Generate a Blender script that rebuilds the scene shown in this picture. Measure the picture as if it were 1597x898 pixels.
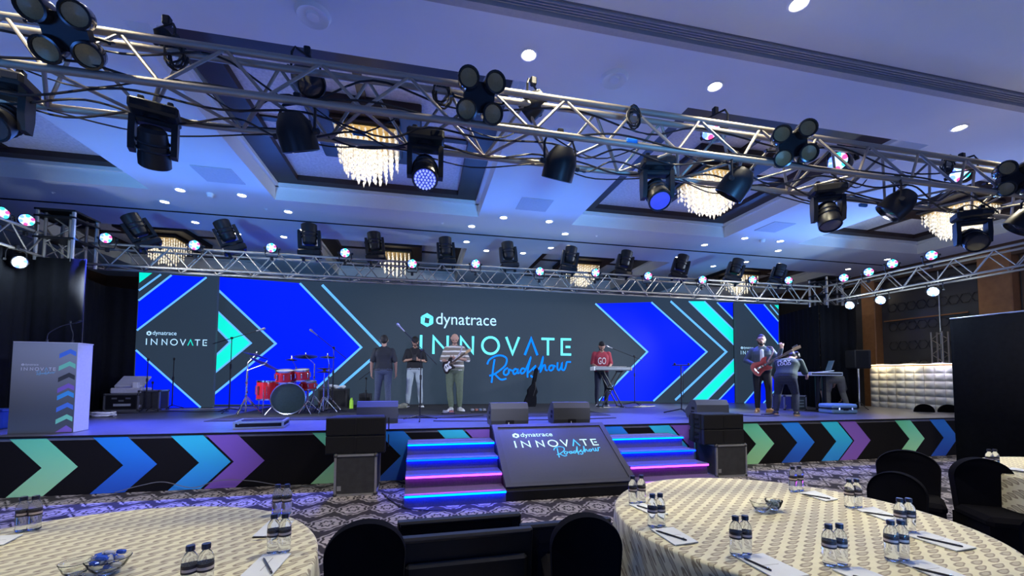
import bpy, bmesh, math, random
import numpy as np
from mathutils import Matrix, Vector, Euler
from mathutils.bvhtree import BVHTree
random.seed(7)
for o in list(bpy.data.objects): bpy.data.objects.remove(o, do_unlink=True)
SC = bpy.context.scene
COL = SC.collection
PI = math.pi

# ------------------------------------------------------------------ camera
EYE = Vector((0, 0, 1.58))
F, CX, CY, YAW, PIT, ROL = 654.2, 798.5, 551.9, .2102, .0502, .00574
fw = Vector((math.sin(YAW), math.cos(YAW), 0)); rt = Vector((math.cos(YAW), -math.sin(YAW), 0)); up = Vector((0, 0, 1))
fw, up = fw*math.cos(PIT)+up*math.sin(PIT), up*math.cos(PIT)-fw*math.sin(PIT)
rt, up = rt*math.cos(ROL)+up*math.sin(ROL), up*math.cos(ROL)-rt*math.sin(ROL)
cam = bpy.data.cameras.new('camera'); camo = bpy.data.objects.new('camera', cam); COL.objects.link(camo)
camo.matrix_world = Matrix(((rt.x, up.x, -fw.x, EYE.x), (rt.y, up.y, -fw.y, EYE.y), (rt.z, up.z, -fw.z, EYE.z), (0, 0, 0, 1)))
cam.sensor_width = 36; cam.lens = F/1597*36; cam.shift_y = (CY-449)/1597; cam.clip_start = .05; cam.clip_end = 200
SC.camera = camo

# ------------------------------------------------------------------ exposure, ambient light, added ceiling fill lamps
SC.view_settings.view_transform = 'Standard'; SC.view_settings.look = 'None'
SC.view_settings.exposure = 0.25; SC.view_settings.gamma = 1.0; SC.view_settings.use_curve_mapping = False
W = bpy.data.worlds.new('room_ambient'); SC.world = W; W.use_nodes = True
W.node_tree.nodes['Background'].inputs[0].default_value = (.40, .46, .85, 1)
W.node_tree.nodes['Background'].inputs[1].default_value = .07

def lamp(kind, loc, target, energy, col, size=.1, cone=90, blend=1.0, name='lamp_light'):
    l = bpy.data.lights.new(name, kind); l.energy = energy; l.color = col
    if kind == 'SPOT': l.spot_size = math.radians(cone); l.spot_blend = blend; l.shadow_soft_size = size
    elif kind == 'AREA': l.shape = 'DISK'; l.size = size
    else: l.shadow_soft_size = size
    o = bpy.data.objects.new(name, l); COL.objects.link(o); o.location = loc
    if target is not None:
        o.rotation_euler = (Vector(target)-Vector(loc)).to_track_quat('-Z', 'Y').to_euler()
    o['kind'] = 'helper'
    return o
CZ_ = 4.75
# added blue fill lamps near the floor, without fixtures, to colour the ceiling
for x, y, e, c in ((-7.5, 2.0, 46, (.06, .26, 1)), (-3.0, -1.6, 58, (.07, .26, 1)), (2.2, -2.2, 58, (.08, .27, 1)), (7.5, -1.4, 52, (.12, .28, .92)),
                   (12.6, 3.0, 50, (.24, .33, .9)),
                   (-4.5, 12.9, 14, (.12, .38, 1)), (5.0, 12.7, 14, (.10, .36, 1))):
    if e: lamp('AREA', (x, y, .35), (x*.85, y+(2.2 if y < 6 else -4.0), 4.7), e, c, 1.2, name='added_ceiling_fill')

for x, tx in ((-3.4, -3.6), (2.2, 2.2), (7.8, 8.4)):   # added spots without fixtures, a longer throw onto the ceiling above the stage
    lamp('SPOT', (x, -2.4, .5), (tx, 9.3, CZ_), 3200, (.10, .40, 1), .45, 27, 1., 'added_ceiling_spot')

# ------------------------------------------------------------------ photo geometry: pixel + known plane -> world
def ray(u, v):
    return rt*((u-CX)/F) - up*((v-CY)/F) + fw
def gz(u, v, z): d = ray(u, v); return EYE+d*((z-EYE.z)/d.z)
def gy(u, v, y): d = ray(u, v); return EYE+d*(y/d.y)
def gx(u, v, x): d = ray(u, v); return EYE+d*(x/d.x)
def gp(u, v, p, n): d = ray(u, v); return EYE+d*((Vector(p)-EYE).dot(n)/d.dot(n))

# ------------------------------------------------------------------ materials
MATS = {}
def mat(name, col=(.5, .5, .5), rough=.6, metal=0., emit=None, es=0., noise=.12, nscale=30., bump=0., trans=0., ior=1.45, spec=.5, coat=0., alpha=1.):
    if name in MATS: return MATS[name]
    m = bpy.data.materials.new(name); m.use_nodes = True; nt = m.node_tree; b = nt.nodes['Principled BSDF']
    b.inputs['Base Color'].default_value = (*col, 1); b.inputs['Roughness'].default_value = rough; b.inputs['Metallic'].default_value = metal
    b.inputs['Specular IOR Level'].default_value = spec; b.inputs['IOR'].default_value = ior
    if trans: b.inputs['Transmission Weight'].default_value = trans
    if coat: b.inputs['Coat Weight'].default_value = coat
    if alpha < 1: b.inputs['Alpha'].default_value = alpha
    if emit: b.inputs['Emission Color'].default_value = (*emit, 1); b.inputs['Emission Strength'].default_value = es
    if noise and not emit:
        tc = nt.nodes.new('ShaderNodeTexCoord'); nz = nt.nodes.new('ShaderNodeTexNoise'); nz.inputs['Scale'].default_value = nscale; nz.inputs['Detail'].default_value = 4
        nt.links.new(tc.outputs['Object'], nz.inputs['Vector'])
        mx = nt.nodes.new('ShaderNodeMix'); mx.data_type = 'RGBA'
        mx.inputs['A'].default_value = (*[c*(1-noise) for c in col], 1); mx.inputs['B'].default_value = (*[min(1, c*(1+noise)) for c in col], 1)
        nt.links.new(nz.outputs['Fac'], mx.inputs['Factor']); nt.links.new(mx.outputs['Result'], b.inputs['Base Color'])
        if bump:
            bp = nt.nodes.new('ShaderNodeBump'); bp.inputs['Strength'].default_value = bump; bp.inputs['Distance'].default_value = .01
            nt.links.new(nz.outputs['Fac'], bp.inputs['Height']); nt.links.new(bp.outputs['Normal'], b.inputs['Normal'])
    MATS[name] = m; return m
def emi(name, col, s, rough=.4, base=None):
    return mat(name, base if base else tuple(min(1, c*.5) for c in col), rough, emit=col, es=s, spec=.5 if 'led_' not in name else .08)

class NX:
    """tiny node-expression helper"""
    def __init__(s, m): s.nt = m.node_tree; s.b = s.nt.nodes['Principled BSDF']
    def coord(s, out='Object'): return s.nt.nodes.new('ShaderNodeTexCoord').outputs[out]
    def sep(s, v): n = s.nt.nodes.new('ShaderNodeSeparateXYZ'); s.nt.links.new(v, n.inputs[0]); return n.outputs
    def comb(s, x, y, z=0.):
        n = s.nt.nodes.new('ShaderNodeCombineXYZ')
        for i, a in enumerate((x, y, z)): s.put(a, n.inputs[i])
        return n.outputs[0]
    def put(s, a, inp):
        if isinstance(a, (int, float)): inp.default_value = a
        elif isinstance(a, tuple): inp.default_value = (*a, 1)
        else: s.nt.links.new(a, inp)
    def m(s, op, a, b=0., c=0.):
        n = s.nt.nodes.new('ShaderNodeMath'); n.operation = op
        for i, x in enumerate((a, b, c)): s.put(x, n.inputs[i])
        return n.outputs[0]
    def noise(s, v, scale, detail=3.):
        n = s.nt.nodes.new('ShaderNodeTexNoise'); n.inputs['Scale'].default_value = scale; n.inputs['Detail'].default_value = detail
        if v is not None: s.nt.links.new(v, n.inputs['Vector'])
        return n.outputs['Fac']
    def smooth(s, x, a, b):
        n = s.nt.nodes.new('ShaderNodeMapRange'); n.interpolation_type = 'SMOOTHSTEP'; s.put(x, n.inputs[0]); n.inputs[1].default_value = a; n.inputs[2].default_value = b
        return n.outputs[0]
    def mix(s, f, a, b):
        n = s.nt.nodes.new('ShaderNodeMix'); n.data_type = 'RGBA'; s.put(f, n.inputs['Factor']); s.put(a, n.inputs['A']); s.put(b, n.inputs['B']); return n.outputs['Result']
    def col(s, c): s.put(c, s.b.inputs['Base Color'])
    def emit(s, c, k): s.put(c, s.b.inputs['Emission Color']); s.b.inputs['Emission Strength'].default_value = k
    def bump(s, h, k=.3, d=.01):
        n = s.nt.nodes.new('ShaderNodeBump'); n.inputs['Strength'].default_value = k; n.inputs['Distance'].default_value = d
        s.put(h, n.inputs['Height']); s.nt.links.new(n.outputs['Normal'], s.b.inputs['Normal'])

# ------------------------------------------------------------------ mesh builder
def frame(d, upv=(0, 0, 1)):
    z = Vector(d).normalized(); u = Vector(upv)
    if abs(z.dot(u.normalized())) > .98: u = Vector((0, 1, 0)) if abs(z.y) < .9 else Vector((1, 0, 0))
    x = u.cross(z).normalized(); y = z.cross(x)
    return Matrix((x, y, z)).transposed()
class MB:
    def __init__(s, M=None): s.v = []; s.f = []; s.mi = []; s.M = M or Matrix()
    def add(s, vs, fs, k=0):
        o = len(s.v); s.v += [tuple(s.M @ Vector(p)) for p in vs]
        for f in fs: s.f.append([i+o for i in f]); s.mi.append(k)
        return s
    def box(s, c, d, k=0, R=None, ch=0.):
        c = Vector(c); hx, hy, hz = d[0]/2, d[1]/2, d[2]/2
        if ch:
            ch = min(ch, hx*.9, hy*.9, hz*.9); pts = []
            for sx in (-1, 1):
                for sy in (-1, 1):
                    for sz in (-1, 1):
                        pts += [(sx*(hx-ch), sy*(hy-ch), sz*hz), (sx*(hx-ch), sy*hy, sz*(hz-ch)), (sx*hx, sy*(hy-ch), sz*(hz-ch))]
            return s.hull([(c+(R @ Vector(p) if R else Vector(p))) for p in pts], k)
        pts = [(x*hx, y*hy, z*hz) for x in (-1, 1) for y in (-1, 1) for z in (-1, 1)]
        pts = [c+(R @ Vector(p) if R else Vector(p)) for p in pts]
        return s.add(pts, [(0, 1, 3, 2), (4, 6, 7, 5), (0, 4, 5, 1), (2, 3, 7, 6), (0, 2, 6, 4), (1, 5, 7, 3)], k)
    def hull(s, pts, k=0):
        bm = bmesh.new(); vs = [bm.verts.new(p) for p in pts]
        r = bmesh.ops.convex_hull(bm, input=vs)
        bmesh.ops.dissolve_limit(bm, angle_limit=.01, verts=bm.verts, edges=bm.edges)
        bm.verts.index_update(); bm.verts.ensure_lookup_table()
        live = [v for v in bm.verts if v.link_faces]; ix = {v: i for i, v in enumerate(live)}
        s.add([v.co for v in live], [[ix[v] for v in f.verts] for f in bm.faces], k); bm.free(); return s
    def cyl(s, p0, p1, r0, r1=None, n=12, k=0, cap=True):
        p0, p1 = Vector(p0), Vector(p1); r1 = r0 if r1 is None else r1; B = frame(p1-p0)
        vs = []
        for p, r in ((p0, r0), (p1, r1)):
            for i in range(n): a = 2*PI*i/n; vs.append(p+B @ Vector((math.cos(a)*r, math.sin(a)*r, 0)))
        fs = [(i, (i+1) % n, n+(i+1) % n, n+i) for i in range(n)]
        if cap: fs += [tuple(range(n))[::-1], tuple(range(n, 2*n))]
        return s.add(vs, fs, k)
    def lathe(s, prof, n=24, k=0, o=(0, 0, 0), ax=(0, 0, 1), ks=None, seg=None):
        o = Vector(o); B = frame(ax); vs = []; fs = []; kk = []
        for r, z in prof:
            for i in range(n): a = 2*PI*i/n; vs.append(o+B @ Vector((math.cos(a)*max(r, 1e-4), math.sin(a)*max(r, 1e-4), z)))
        base = len(s.v); s.v += [tuple(s.M @ p) for p in vs]
        for j in range(len(prof)-1):
            for i in range(n):
                s.f.append([base+j*n+i, base+j*n+(i+1) % n, base+(j+1)*n+(i+1) % n, base+(j+1)*n+i]); s.mi.append(ks[j] if ks else k)
        return s
    def ball(s, c, r, sc=(1, 1, 1), n=12, k=0, R=None):
        c = Vector(c); vs = []; fs = []; m = max(4, n//2)
        for j in range(m+1):
            t = PI*j/m
            for i in range(n):
                a = 2*PI*i/n; p = Vector((math.sin(t)*math.cos(a)*r*sc[0], math.sin(t)*math.sin(a)*r*sc[1], math.cos(t)*r*sc[2]))
                vs.append(c+(R @ p if R else p))
        for j in range(m):
            for i in range(n): fs.append((j*n+i, (j+1)*n+i, (j+1)*n+(i+1) % n, j*n+(i+1) % n))
        return s.add(vs, fs, k)
    def tube(s, path, r, n=6, k=0, closed=False):
        P = [Vector(p) for p in path]; vs = []; fs = []; L = len(P)
        for i, p in enumerate(P):
            if closed: d = P[(i+1) % L]-P[i-1]
            else: d = P[min(i+1, L-1)]-P[max(i-1, 0)]
            B = frame(d if d.length > 1e-6 else (0, 0, 1)); rr = r[i] if isinstance(r, (list, tuple)) else r
            if i and vs:
                # keep rings aligned
                best = min(range(n), key=lambda q: (p+B @ Vector((math.cos(2*PI*q/n)*rr, math.sin(2*PI*q/n)*rr, 0))-vs[-n]).length)
            else: best = 0
            for q in range(n): a = 2*PI*(q+best)/n; vs.append(p+B @ Vector((math.cos(a)*rr, math.sin(a)*rr, 0)))
        for i in range(L if closed else L-1):
            j = (i+1) % L
            for q in range(n): fs.append((i*n+q, i*n+(q+1) % n, j*n+(q+1) % n, j*n+q))
        if not closed: fs += [tuple(range(n))[::-1], tuple(range((L-1)*n, L*n))]
        return s.add(vs, fs, k)
    def prism(s, poly, z0, z1, k=0, M=None):
        n = len(poly); vs = [(x, y, z0) for x, y in poly]+[(x, y, z1) for x, y in poly]
        if M: vs = [M @ Vector(p) for p in vs]
        return s.add(vs, [tuple(range(n))[::-1], tuple(range(n, 2*n))]+[(i, (i+1) % n, n+(i+1) % n, n+i) for i in range(n)], k)
    def mesh(s, name, mats, smooth=35):
        me = bpy.data.meshes.new(name); me.from_pydata(s.v, [], s.f)
        for m in (mats if isinstance(mats, (list, tuple)) else [mats]): me.materials.append(m)
        me.polygons.foreach_set('material_index', s.mi)
        bm = bmesh.new(); bm.from_mesh(me); bmesh.ops.recalc_face_normals(bm, faces=bm.faces); bm.to_mesh(me); bm.free()
        if smooth:
            me.polygons.foreach_set('use_smooth', [True]*len(me.polygons)); me.set_sharp_from_angle(angle=math.radians(smooth))
        me.update(); return me
    def obj(s, name, mats, parent=None, smooth=35, loc=None):
        return link(name, s.mesh(name, mats, smooth), parent, loc)
def link(name, data, parent=None, loc=None):
    o = bpy.data.objects.new(name, data); COL.objects.link(o)
    if parent: o.parent = parent
    if loc is not None: o.location = loc
    return o
def tag(o, label=None, cat=None, group=None, kind=None):
    if label: o['label'] = label
    if cat: o['category'] = cat
    if group: o['group'] = group
    if kind: o['kind'] = kind
    return o
def thing(name, label, cat, loc=(0, 0, 0), rz=0., group=None, rot=None):
    o = link(name, None); o.location = loc; o.rotation_euler = rot if rot else (0, 0, rz); o.empty_display_size = .1
    return tag(o, label, cat, group)
def copytree(o, parent=None):
    c = o.copy(); COL.objects.link(c); c.parent = parent
    for ch in o.children: copytree(ch, c)
    return c
ROD = {}
def rod(name, p0, p1, r, m, parent=None, n=8):
    """a straight tube that shares one unit mesh per material"""
    key = (m.name, n)
    if key not in ROD: ROD[key] = MB().cyl((0, 0, 0), (0, 0, 1), 1, n=n).mesh('tube', m)
    p0, p1 = Vector(p0), Vector(p1); d = p1-p0
    o = link(name, ROD[key], parent); B = frame(d).to_4x4()
    o.matrix_local = Matrix.Translation(p0) @ B @ Matrix.Diagonal((r, r, d.length, 1)); return o
def spline(P, n=8, closed=False):
    P = [Vector(p) for p in P]; out = []; L = len(P)
    for i in range(L if closed else L-1):
        if closed: a, b, c, d = P[i-1], P[i], P[(i+1) % L], P[(i+2) % L]
        else: a, b, c, d = P[max(i-1, 0)], P[i], P[i+1], P[min(i+2, L-1)]
        for j in range(n):
            t = j/n; out.append(.5*((2*b)+(c-a)*t+(2*a-5*b+4*c-d)*t*t+(3*b-a-3*c+d)*t**3))
    if not closed: out.append(P[-1])
    return out
ORD = ['first', 'second', 'third', 'fourth', 'fifth', 'sixth', 'seventh', 'eighth', 'ninth', 'tenth', 'eleventh', 'twelfth', 'thirteenth', 'fourteenth', 'fifteenth', 'sixteenth', 'seventeenth', 'eighteenth', 'nineteenth', 'twentieth']
S = .763     # stage height
CZ = 4.75    # ceiling height
# ------------------------------------------------------------------ material palette
m_ceil = mat('ceiling_paint', (.74, .74, .76), .85, noise=.03, nscale=3)
m_riser = mat('coffer_riser_paint', (.74, .76, .76), .8, noise=.03)
m_brown = mat('dark_wood_frame', (.032, .018, .016), .5, noise=.35, nscale=6)
m_wood = mat('warm_wood', (.30, .135, .05), .4, noise=.3, nscale=8)
m_wood_d = mat('dim_wood', (.085, .045, .026), .45, noise=.3, nscale=5)
m_panel = mat('pale_wallpaper', (.62, .60, .62), .8, noise=.35, nscale=26, bump=.2)
m_black = mat('matte_black', (.007, .007, .009), .65, spec=.25, noise=.2)
m_drape = mat('black_drape', (.007, .0075, .010), .95, spec=.1, noise=.4, nscale=14, bump=.2)
m_plast = mat('black_plastic', (.012, .012, .014), .42, spec=.35, noise=.15)
m_grille = mat('speaker_grille', (.014, .014, .017), .8, spec=.2, noise=.5, nscale=260, bump=.4)
m_steel = mat('truss_aluminium', (.34, .305, .26), .48, .6, noise=.3, nscale=14, bump=.15)
m_chrome = mat('chrome', (.72, .72, .74), .18, 1., noise=.08)
m_alu = mat('case_aluminium', (.55, .56, .57), .35, .9, noise=.12)
m_white = mat('white_paint', (.78, .78, .80), .6, noise=.05)
m_gum = mat('black_rubber', (.016, .016, .018), .7, noise=.2)
m_cable = mat('cable_rubber', (.012, .012, .015), .5, noise=.2)
m_glass = mat('clear_glass', (.95, .97, .97), .03, trans=1., ior=1.45, noise=0)
m_down = emi('downlight_glow', (1, .93, .80), 22)
CY_ = (.18, .82, .95)

# ------------------------------------------------------------------ floor: patterned ballroom carpet
mc = mat('medallion_carpet', (.3, .3, .3), .95, noise=0); n = NX(mc)
x, y, z = n.sep(n.coord())
gx_ = n.m('DIVIDE', x, .385); gy_ = n.m('DIVIDE', y, .46)
row = n.m('FLOOR', gy_); gx2 = n.m('ADD', gx_, n.m('MULTIPLY', n.m('FLOORED_MODULO', row, 2.), .5))
fx = n.m('SUBTRACT', n.m('FRACT', gx2), .5); fy = n.m('SUBTRACT', n.m('FRACT', gy_), .5)
rr = n.m('SQRT', n.m('ADD', n.m('MULTIPLY', fx, fx), n.m('MULTIPLY', fy, fy)))
an = n.m('ARCTAN2', fy, fx)
pet = n.m('MULTIPLY', n.m('COSINE', n.m('MULTIPLY', an, 8.)), .03)
ring = n.m('SINE', n.m('MULTIPLY', n.m('ADD', rr, pet), 30.))
light = n.m('MULTIPLY', n.smooth(ring, -.85, -.2), n.smooth(n.m('ADD', rr, pet), .47, .42))
lat = n.smooth(n.m('ABSOLUTE', n.m('SUBTRACT', n.m('ADD', n.m('ABSOLUTE', fx), n.m('ABSOLUTE', fy)), .56)), .035, .02)
lf = n.m('MAXIMUM', light, n.m('MULTIPLY', lat, .8))
n.col(n.mix(lf, (.024, .020, .022), n.mix(n.noise(n.coord(), 9.), (.26, .235, .23), (.40, .36, .345))))
n.bump(lf, .25, .008)
fl = MB().box((2, 6, -.05), (32, 28, .1)).obj('floor', mc, smooth=0); tag(fl, 'dark ballroom carpet with pale grey medallions', kind='structure')

# ------------------------------------------------------------------ ceiling with coffers
XB = [-14, -8.39, -4.66, -2.68, 1.05, 3.02, 6.72, 8.72, 12.42, 13.35]; YB = [-7, 4.27, 8.25, 10.4, 14.2, 16.05]
cm = MB()
for i in range(len(XB)-1):
    for j in range(len(YB)-1):
        if i % 2 == 1 and j in (1, 3): continue
        cm.box(((XB[i]+XB[i+1])/2, (YB[j]+YB[j+1])/2, CZ+.006), (XB[i+1]-XB[i], YB[j+1]-YB[j], .012))
ceil = cm.obj('ceiling', m_ceil, smooth=0); tag(ceil, 'pale plaster ballroom ceiling washed with blue light', kind='structure')
RZ = 5.055
def coffer(x0, x1, y0, y1):
    c = MB()
    for a, b in (((x0, y0), (x1, y0)), ((x1, y0), (x1, y1)), ((x1, y1), (x0, y1)), ((x0, y1), (x0, y0))):
        c.add([(*a, CZ+.011), (*b, CZ+.011), (*b, RZ), (*a, RZ)], [(0, 1, 2, 3)])
    c.box(((x0+x1)/2, (y0+y1)/2, RZ+.16), (x1-x0+.1, y1-y0+.1, .04))
    r = c.obj('coffer', m_riser, ceil, 0)
    fx_, fy_, fn_ = .43, .24, .62; mx_, my_ = (x0+x1)/2, (y0+y1)/2
    f = MB()
    for cx_, cy_, sx, sy in ((mx_, y0+fn_/2, x1-x0, fn_), (mx_, y1-fy_/2, x1-x0, fy_), (x0+fx_/2, (y0+fn_+y1-fy_)/2, fx_, y1-y0-fn_-fy_), (x1-fx_/2, (y0+fn_+y1-fy_)/2, fx_, y1-y0-fn_-fy_)):
        f.box((cx_, cy_, RZ+.05), (sx, sy, .1))
    f.obj('wood_frame', m_brown, r, 0)
    lip = MB()
    for cx_, cy_, sx, sy in ((mx_, y0+.03, x1-x0, .06), (mx_, y1-.03, x1-x0, .06), (x0+.03, my_, .06, y1-y0), (x1-.03, my_, .06, y1-y0)):
        lip.box((cx_, cy_, RZ-.03), (sx, sy, .06))
    lip.obj('cornice_moulding', m_riser, r, 0)
    for sx in (-1, 1):
        for sy in (-1, 1):
            w, d = (x1-x0)/2-fx_-.05, (y1-y0)/2-fy_-.05
            MB().box((mx_+sx*(w/2+.05), my_+sy*(d/2+.05), RZ+.11), (w, d, .03)).obj('wallpaper_panel', m_panel, r, 0)
    MB().box((mx_, my_, RZ+.09), (.1, y1-y0-2*fy_, .06)).obj('cross_bar', m_brown, r, 0)
    MB().box((mx_, my_, RZ+.09), (x1-x0-2*fx_, .1, .05)).obj('cross_bar', m_brown, r, 0)
    MB().box((mx_, my_, RZ+.05), (1.5, 1.5, .12), ch=.02).obj('chandelier_plinth', m_brown, r, 0)
    return mx_, my_
m_crys = emi('lit_crystal', (1, .90, .68), .75, .15, (.9, .86, .78))
m_crys2 = mat('clear_crystal', (.95, .93, .88), .05, trans=.6, noise=0, emit=(1, .88, .66), es=.18)
def chandelier(cx, cy, label, small=False):
    t = thing('crystal_chandelier', label, 'chandelier', (cx, cy, RZ-.01), 0, 'crystal chandeliers in the ceiling coffers')
    MB().box((0, 0, -.03), (.92, .92, .06), ch=.015).obj('canopy_plate', m_brown, t, 0)
    MB().box((0, 0, -.075), (.84, .84, .03)).obj('brass_frame', mat('brass', (.55, .38, .14), .3, .9), t, 0)
    a, b = MB(), MB(); N = 8 if small else 11
    for i in range(N):
        for j in range(N):
            x, y = (i-(N-1)/2)/((N-1)/2), (j-(N-1)/2)/((N-1)/2)
            rr_ = max(abs(x), abs(y))*.55+math.hypot(x, y)*.45
            L = .20+.34*math.sqrt(max(0, 1.08-rr_*rr_))
            tgt = a if (i+j) % 2 else b
            z = -.09; px, py = x*.39, y*.39
            while z > -.09-L:
                h = random.uniform(.06, .10); w = .013
                tgt.add([(px, py, z), (px-w, py-w, z-h*.3), (px+w, py-w, z-h*.3), (px+w, py+w, z-h*.3), (px-w, py+w, z-h*.3), (px, py, z-h)],
                        [(0, 1, 2), (0, 2, 3), (0, 3, 4), (0, 4, 1), (5, 2, 1), (5, 3, 2), (5, 4, 3), (5, 1, 4)])
                z -= h
    for mb, m in ((a, m_crys), (b, m_crys2)): tag(mb.obj('crystal_strands', m, t, 0), kind='stuff')
    lamp('POINT', (cx, cy, RZ-.62), None, 5, (1, .85, .62), .25, name='chandelier_light')
    return t
CH = {(0, 1): 'chandelier in the coffer above the lectern', (1, 1): 'large square crystal chandelier in the coffer above the drum kit', (2, 1): 'square crystal chandelier in the coffer above the keyboard player',
      (3, 1): 'glowing crystal chandelier in the coffer by the wood wall', (0, 3): 'small far crystal chandelier behind the truss near the lectern', (1, 3): 'far crystal chandelier glimpsed through the stage truss above the drums',
      (2, 3): 'far crystal chandelier glimpsed through the truss above the video wall middle', (3, 3): 'far crystal chandelier glimpsed through the truss above the bass player'}
for i in range(4):
    for j in (1, 3):
        mx_, my_ = coffer(XB[2*i+1], XB[2*i+2], YB[j], YB[j+1])
        if (i, j) == (0, 1): continue
        chandelier(mx_, my_, CH[(i, j)], j == 3)
# track line and slotted air strip
tag(MB().box((0, 9.29, CZ-.004), (27, .035, .02)).obj('trim_1', m_black, smooth=0), 'thin black partition track across the ceiling', kind='structure')
t2 = MB().box((0, 3.385, CZ-.03), (27, .075, .06)).obj('trim_2', mat('taupe_trim', (.42, .39, .38), .7), smooth=0)
tag(t2, 'raised ceiling trim with a slotted air strip', kind='structure')
MB().box((0, 3.29, CZ-.003), (27, .115, .012)).obj('air_slot_bed', mat('slot_dark', (.16, .16, .19), .7), t2, 0)
for k in range(4): MB().box((0, 3.25+k*.027, CZ-.016), (27, .011, .022)).obj('slat', mat('slot_slat', (.34, .34, .36), .6), t2, 0)
for k, (xa, xb) in enumerate(((-3.52, -2.95), (1.69, 2.28), (7.0, 7.52))):
    o = MB().box(((xa+xb)/2, 7.4, CZ-.006), (xb-xa, .54, .012)).obj('access_panel', mat('access_panel_grey', (.50, .50, .54), .8), ceil, 0)
for u, v in ((488, 22), (958, 122)):
    p = gz(u, v, CZ); t = tag(MB().lathe([(.001, -.028), (.05, -.03), (.06, -.012), (.085, -.012), (.13, -.035), (.15, 0)], 28, o=p).obj('ceiling_speaker', m_ceil),
        'round white ceiling disc between the two bright downlights' if u > 800 else 'round dim ceiling vent above the tilted moving head', 'ceiling disc', 'round ceiling discs')
for u, v in ((328, 302), (1189, 374)):
    p = gz(u, v, CZ); tag(MB().lathe([(.001, -.07), (.04, -.065), (.055, -.03), (.06, 0)], 20, o=p).obj('smoke_detector', m_ceil), 'small domed detector between downlights over the drum side' if u < 500 else 'small domed detector between downlights over the bass player side', 'detector', 'ceiling detectors')

for (u, v), w in zip(((82, 300), (415, 326), (603, 366), (690, 348), (930, 368)), ('over the lectern side truss', 'between downlights over the drum side', 'beyond the track above the drums', 'below the large chandelier coffer', 'before the track above the stage middle')):
    p = gz(u, v, CZ); tag(MB().lathe([(.001, -.022), (.012, -.02), (.014, -.006), (.035, -.005), (.038, 0)], 16, o=p).obj('sprinkler', m_ceil), 'tiny white ceiling sprinkler '+w, 'sprinkler', 'ceiling sprinklers')
# ------------------------------------------------------------------ downlights, each a ring with a glowing lens
ring_me = MB().lathe([(.062, -.004), (.075, -.012), (.09, -.006), (.092, .0)], 24).mesh('ring', m_white)
lens_me = MB().lathe([(.001, -.007), (.05, -.006), (.064, -.002)], 24).mesh('lens', m_down)
BAY = ['over the lectern end', 'over the stage middle', 'over the bass player side', 'beside the wood wall']
POS = ['front outer', 'near inner', 'near outer', 'far outer', 'far inner']
for b, xg in enumerate((-3.67, 2.03, 7.67, 13.25)):
    for yy, dx, nm, pw in ((2.83, 1.05, 'row before the air strip', 240), (3.88, 1.05, 'row past the air strip', 200), (8.16, .48, 'inner pair before the track', 14), (8.8, 1.05, 'outer pair before the track', 14), (9.87, 1.05, 'outer pair beyond the track', 10), (10.47, .48, 'inner pair beyond the track', 10)):
        for s_ in (-1, 1):
            x = xg+s_*dx
            if x > 13.2: continue
            t = thing('downlight', 'downlight %s, %s, %s' % (BAY[b], nm, 'lectern-side' if s_ < 0 else 'wood-wall-side'), 'downlight', (x, yy, CZ), 0, 'recessed ceiling downlights')
            link('ring', ring_me, t); link('lens', lens_me, t)
            if xg == -3.67 and yy < 4: pw = 150
            lamp('SPOT', (x, yy, CZ-.05), (x, yy, 0), pw, (1, .90, .66) if yy < 5 else (1, .92, .78), .06, 100 if yy < 5 else 95, .6, 'downlight_light')

# ------------------------------------------------------------------ walls
tag(MB().box((0, 16.1, 2.4), (28, .2, 4.9)).obj('wall_back', m_wood_d, smooth=0), 'dim brown wall far behind the stage', kind='structure')
tag(MB().box((-10.2, 6, 2.4), (.2, 20, 4.9)).obj('wall_left', m_wood_d, smooth=0), 'dim brown side wall behind the black drapes', kind='structure')
WX = 13.6
wr = MB().box((WX+.1, 6, 2.4), (.2, 20, 4.9)).obj('wall_right', mat('dark_mirror', (.075, .072, .072), .2, noise=.2, nscale=2), smooth=0); tag(wr, 'dark glassy side wall between wooden columns', kind='structure')
tag(MB().box((13.5, 6, CZ-.1), (.3, 20, .42)).obj('trim_3', m_wood_d, smooth=0), 'dark wood band where the side wall meets the ceiling', kind='structure')
for ya, yb, nm in ((10.02, 10.42, 'slim'), (7.0, 7.62, 'broad')):
    tag(MB().box((WX-.12, (ya+yb)/2, 2.3), (.30, yb-ya, 4.6), ch=.02).obj('wood_column', m_wood, smooth=0), nm+' orange brown wooden wall column %s' % ('beside the padded counter' if nm == 'slim' else 'above the black masking drape'), 'column', 'wooden wall columns')
MB().box((WX-.02, 5.7, 2.4), (.04, 2.5, 4.6)).obj('wood_panel', m_wood_d, wr, 0)
MB().box((WX-.03, 8.95, 3.25), (.03, 2.0, .035)).obj('glazing_bar', m_wood, wr, 0)
rod('glazing_bar', (WX-.04, 8.55, .2), (WX-.04, 8.55, 4.5), .016, m_alu, wr)
lt = MB()
for r_ in range(5):
    z0 = 4.18-r_*.56
    for k in range(9):
        yc = 7.75+k*.245; pts = [(WX-.03, yc+math.cos(a*PI/3)*.125, z0+math.sin(a*PI/3)*.13) for a in range(6)]
        lt.tube(pts, .009, 5, closed=True)
tag(lt.obj('lattice', mat('lattice_iron', (.03, .028, .03), .4, .5), wr), kind='stuff')
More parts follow.
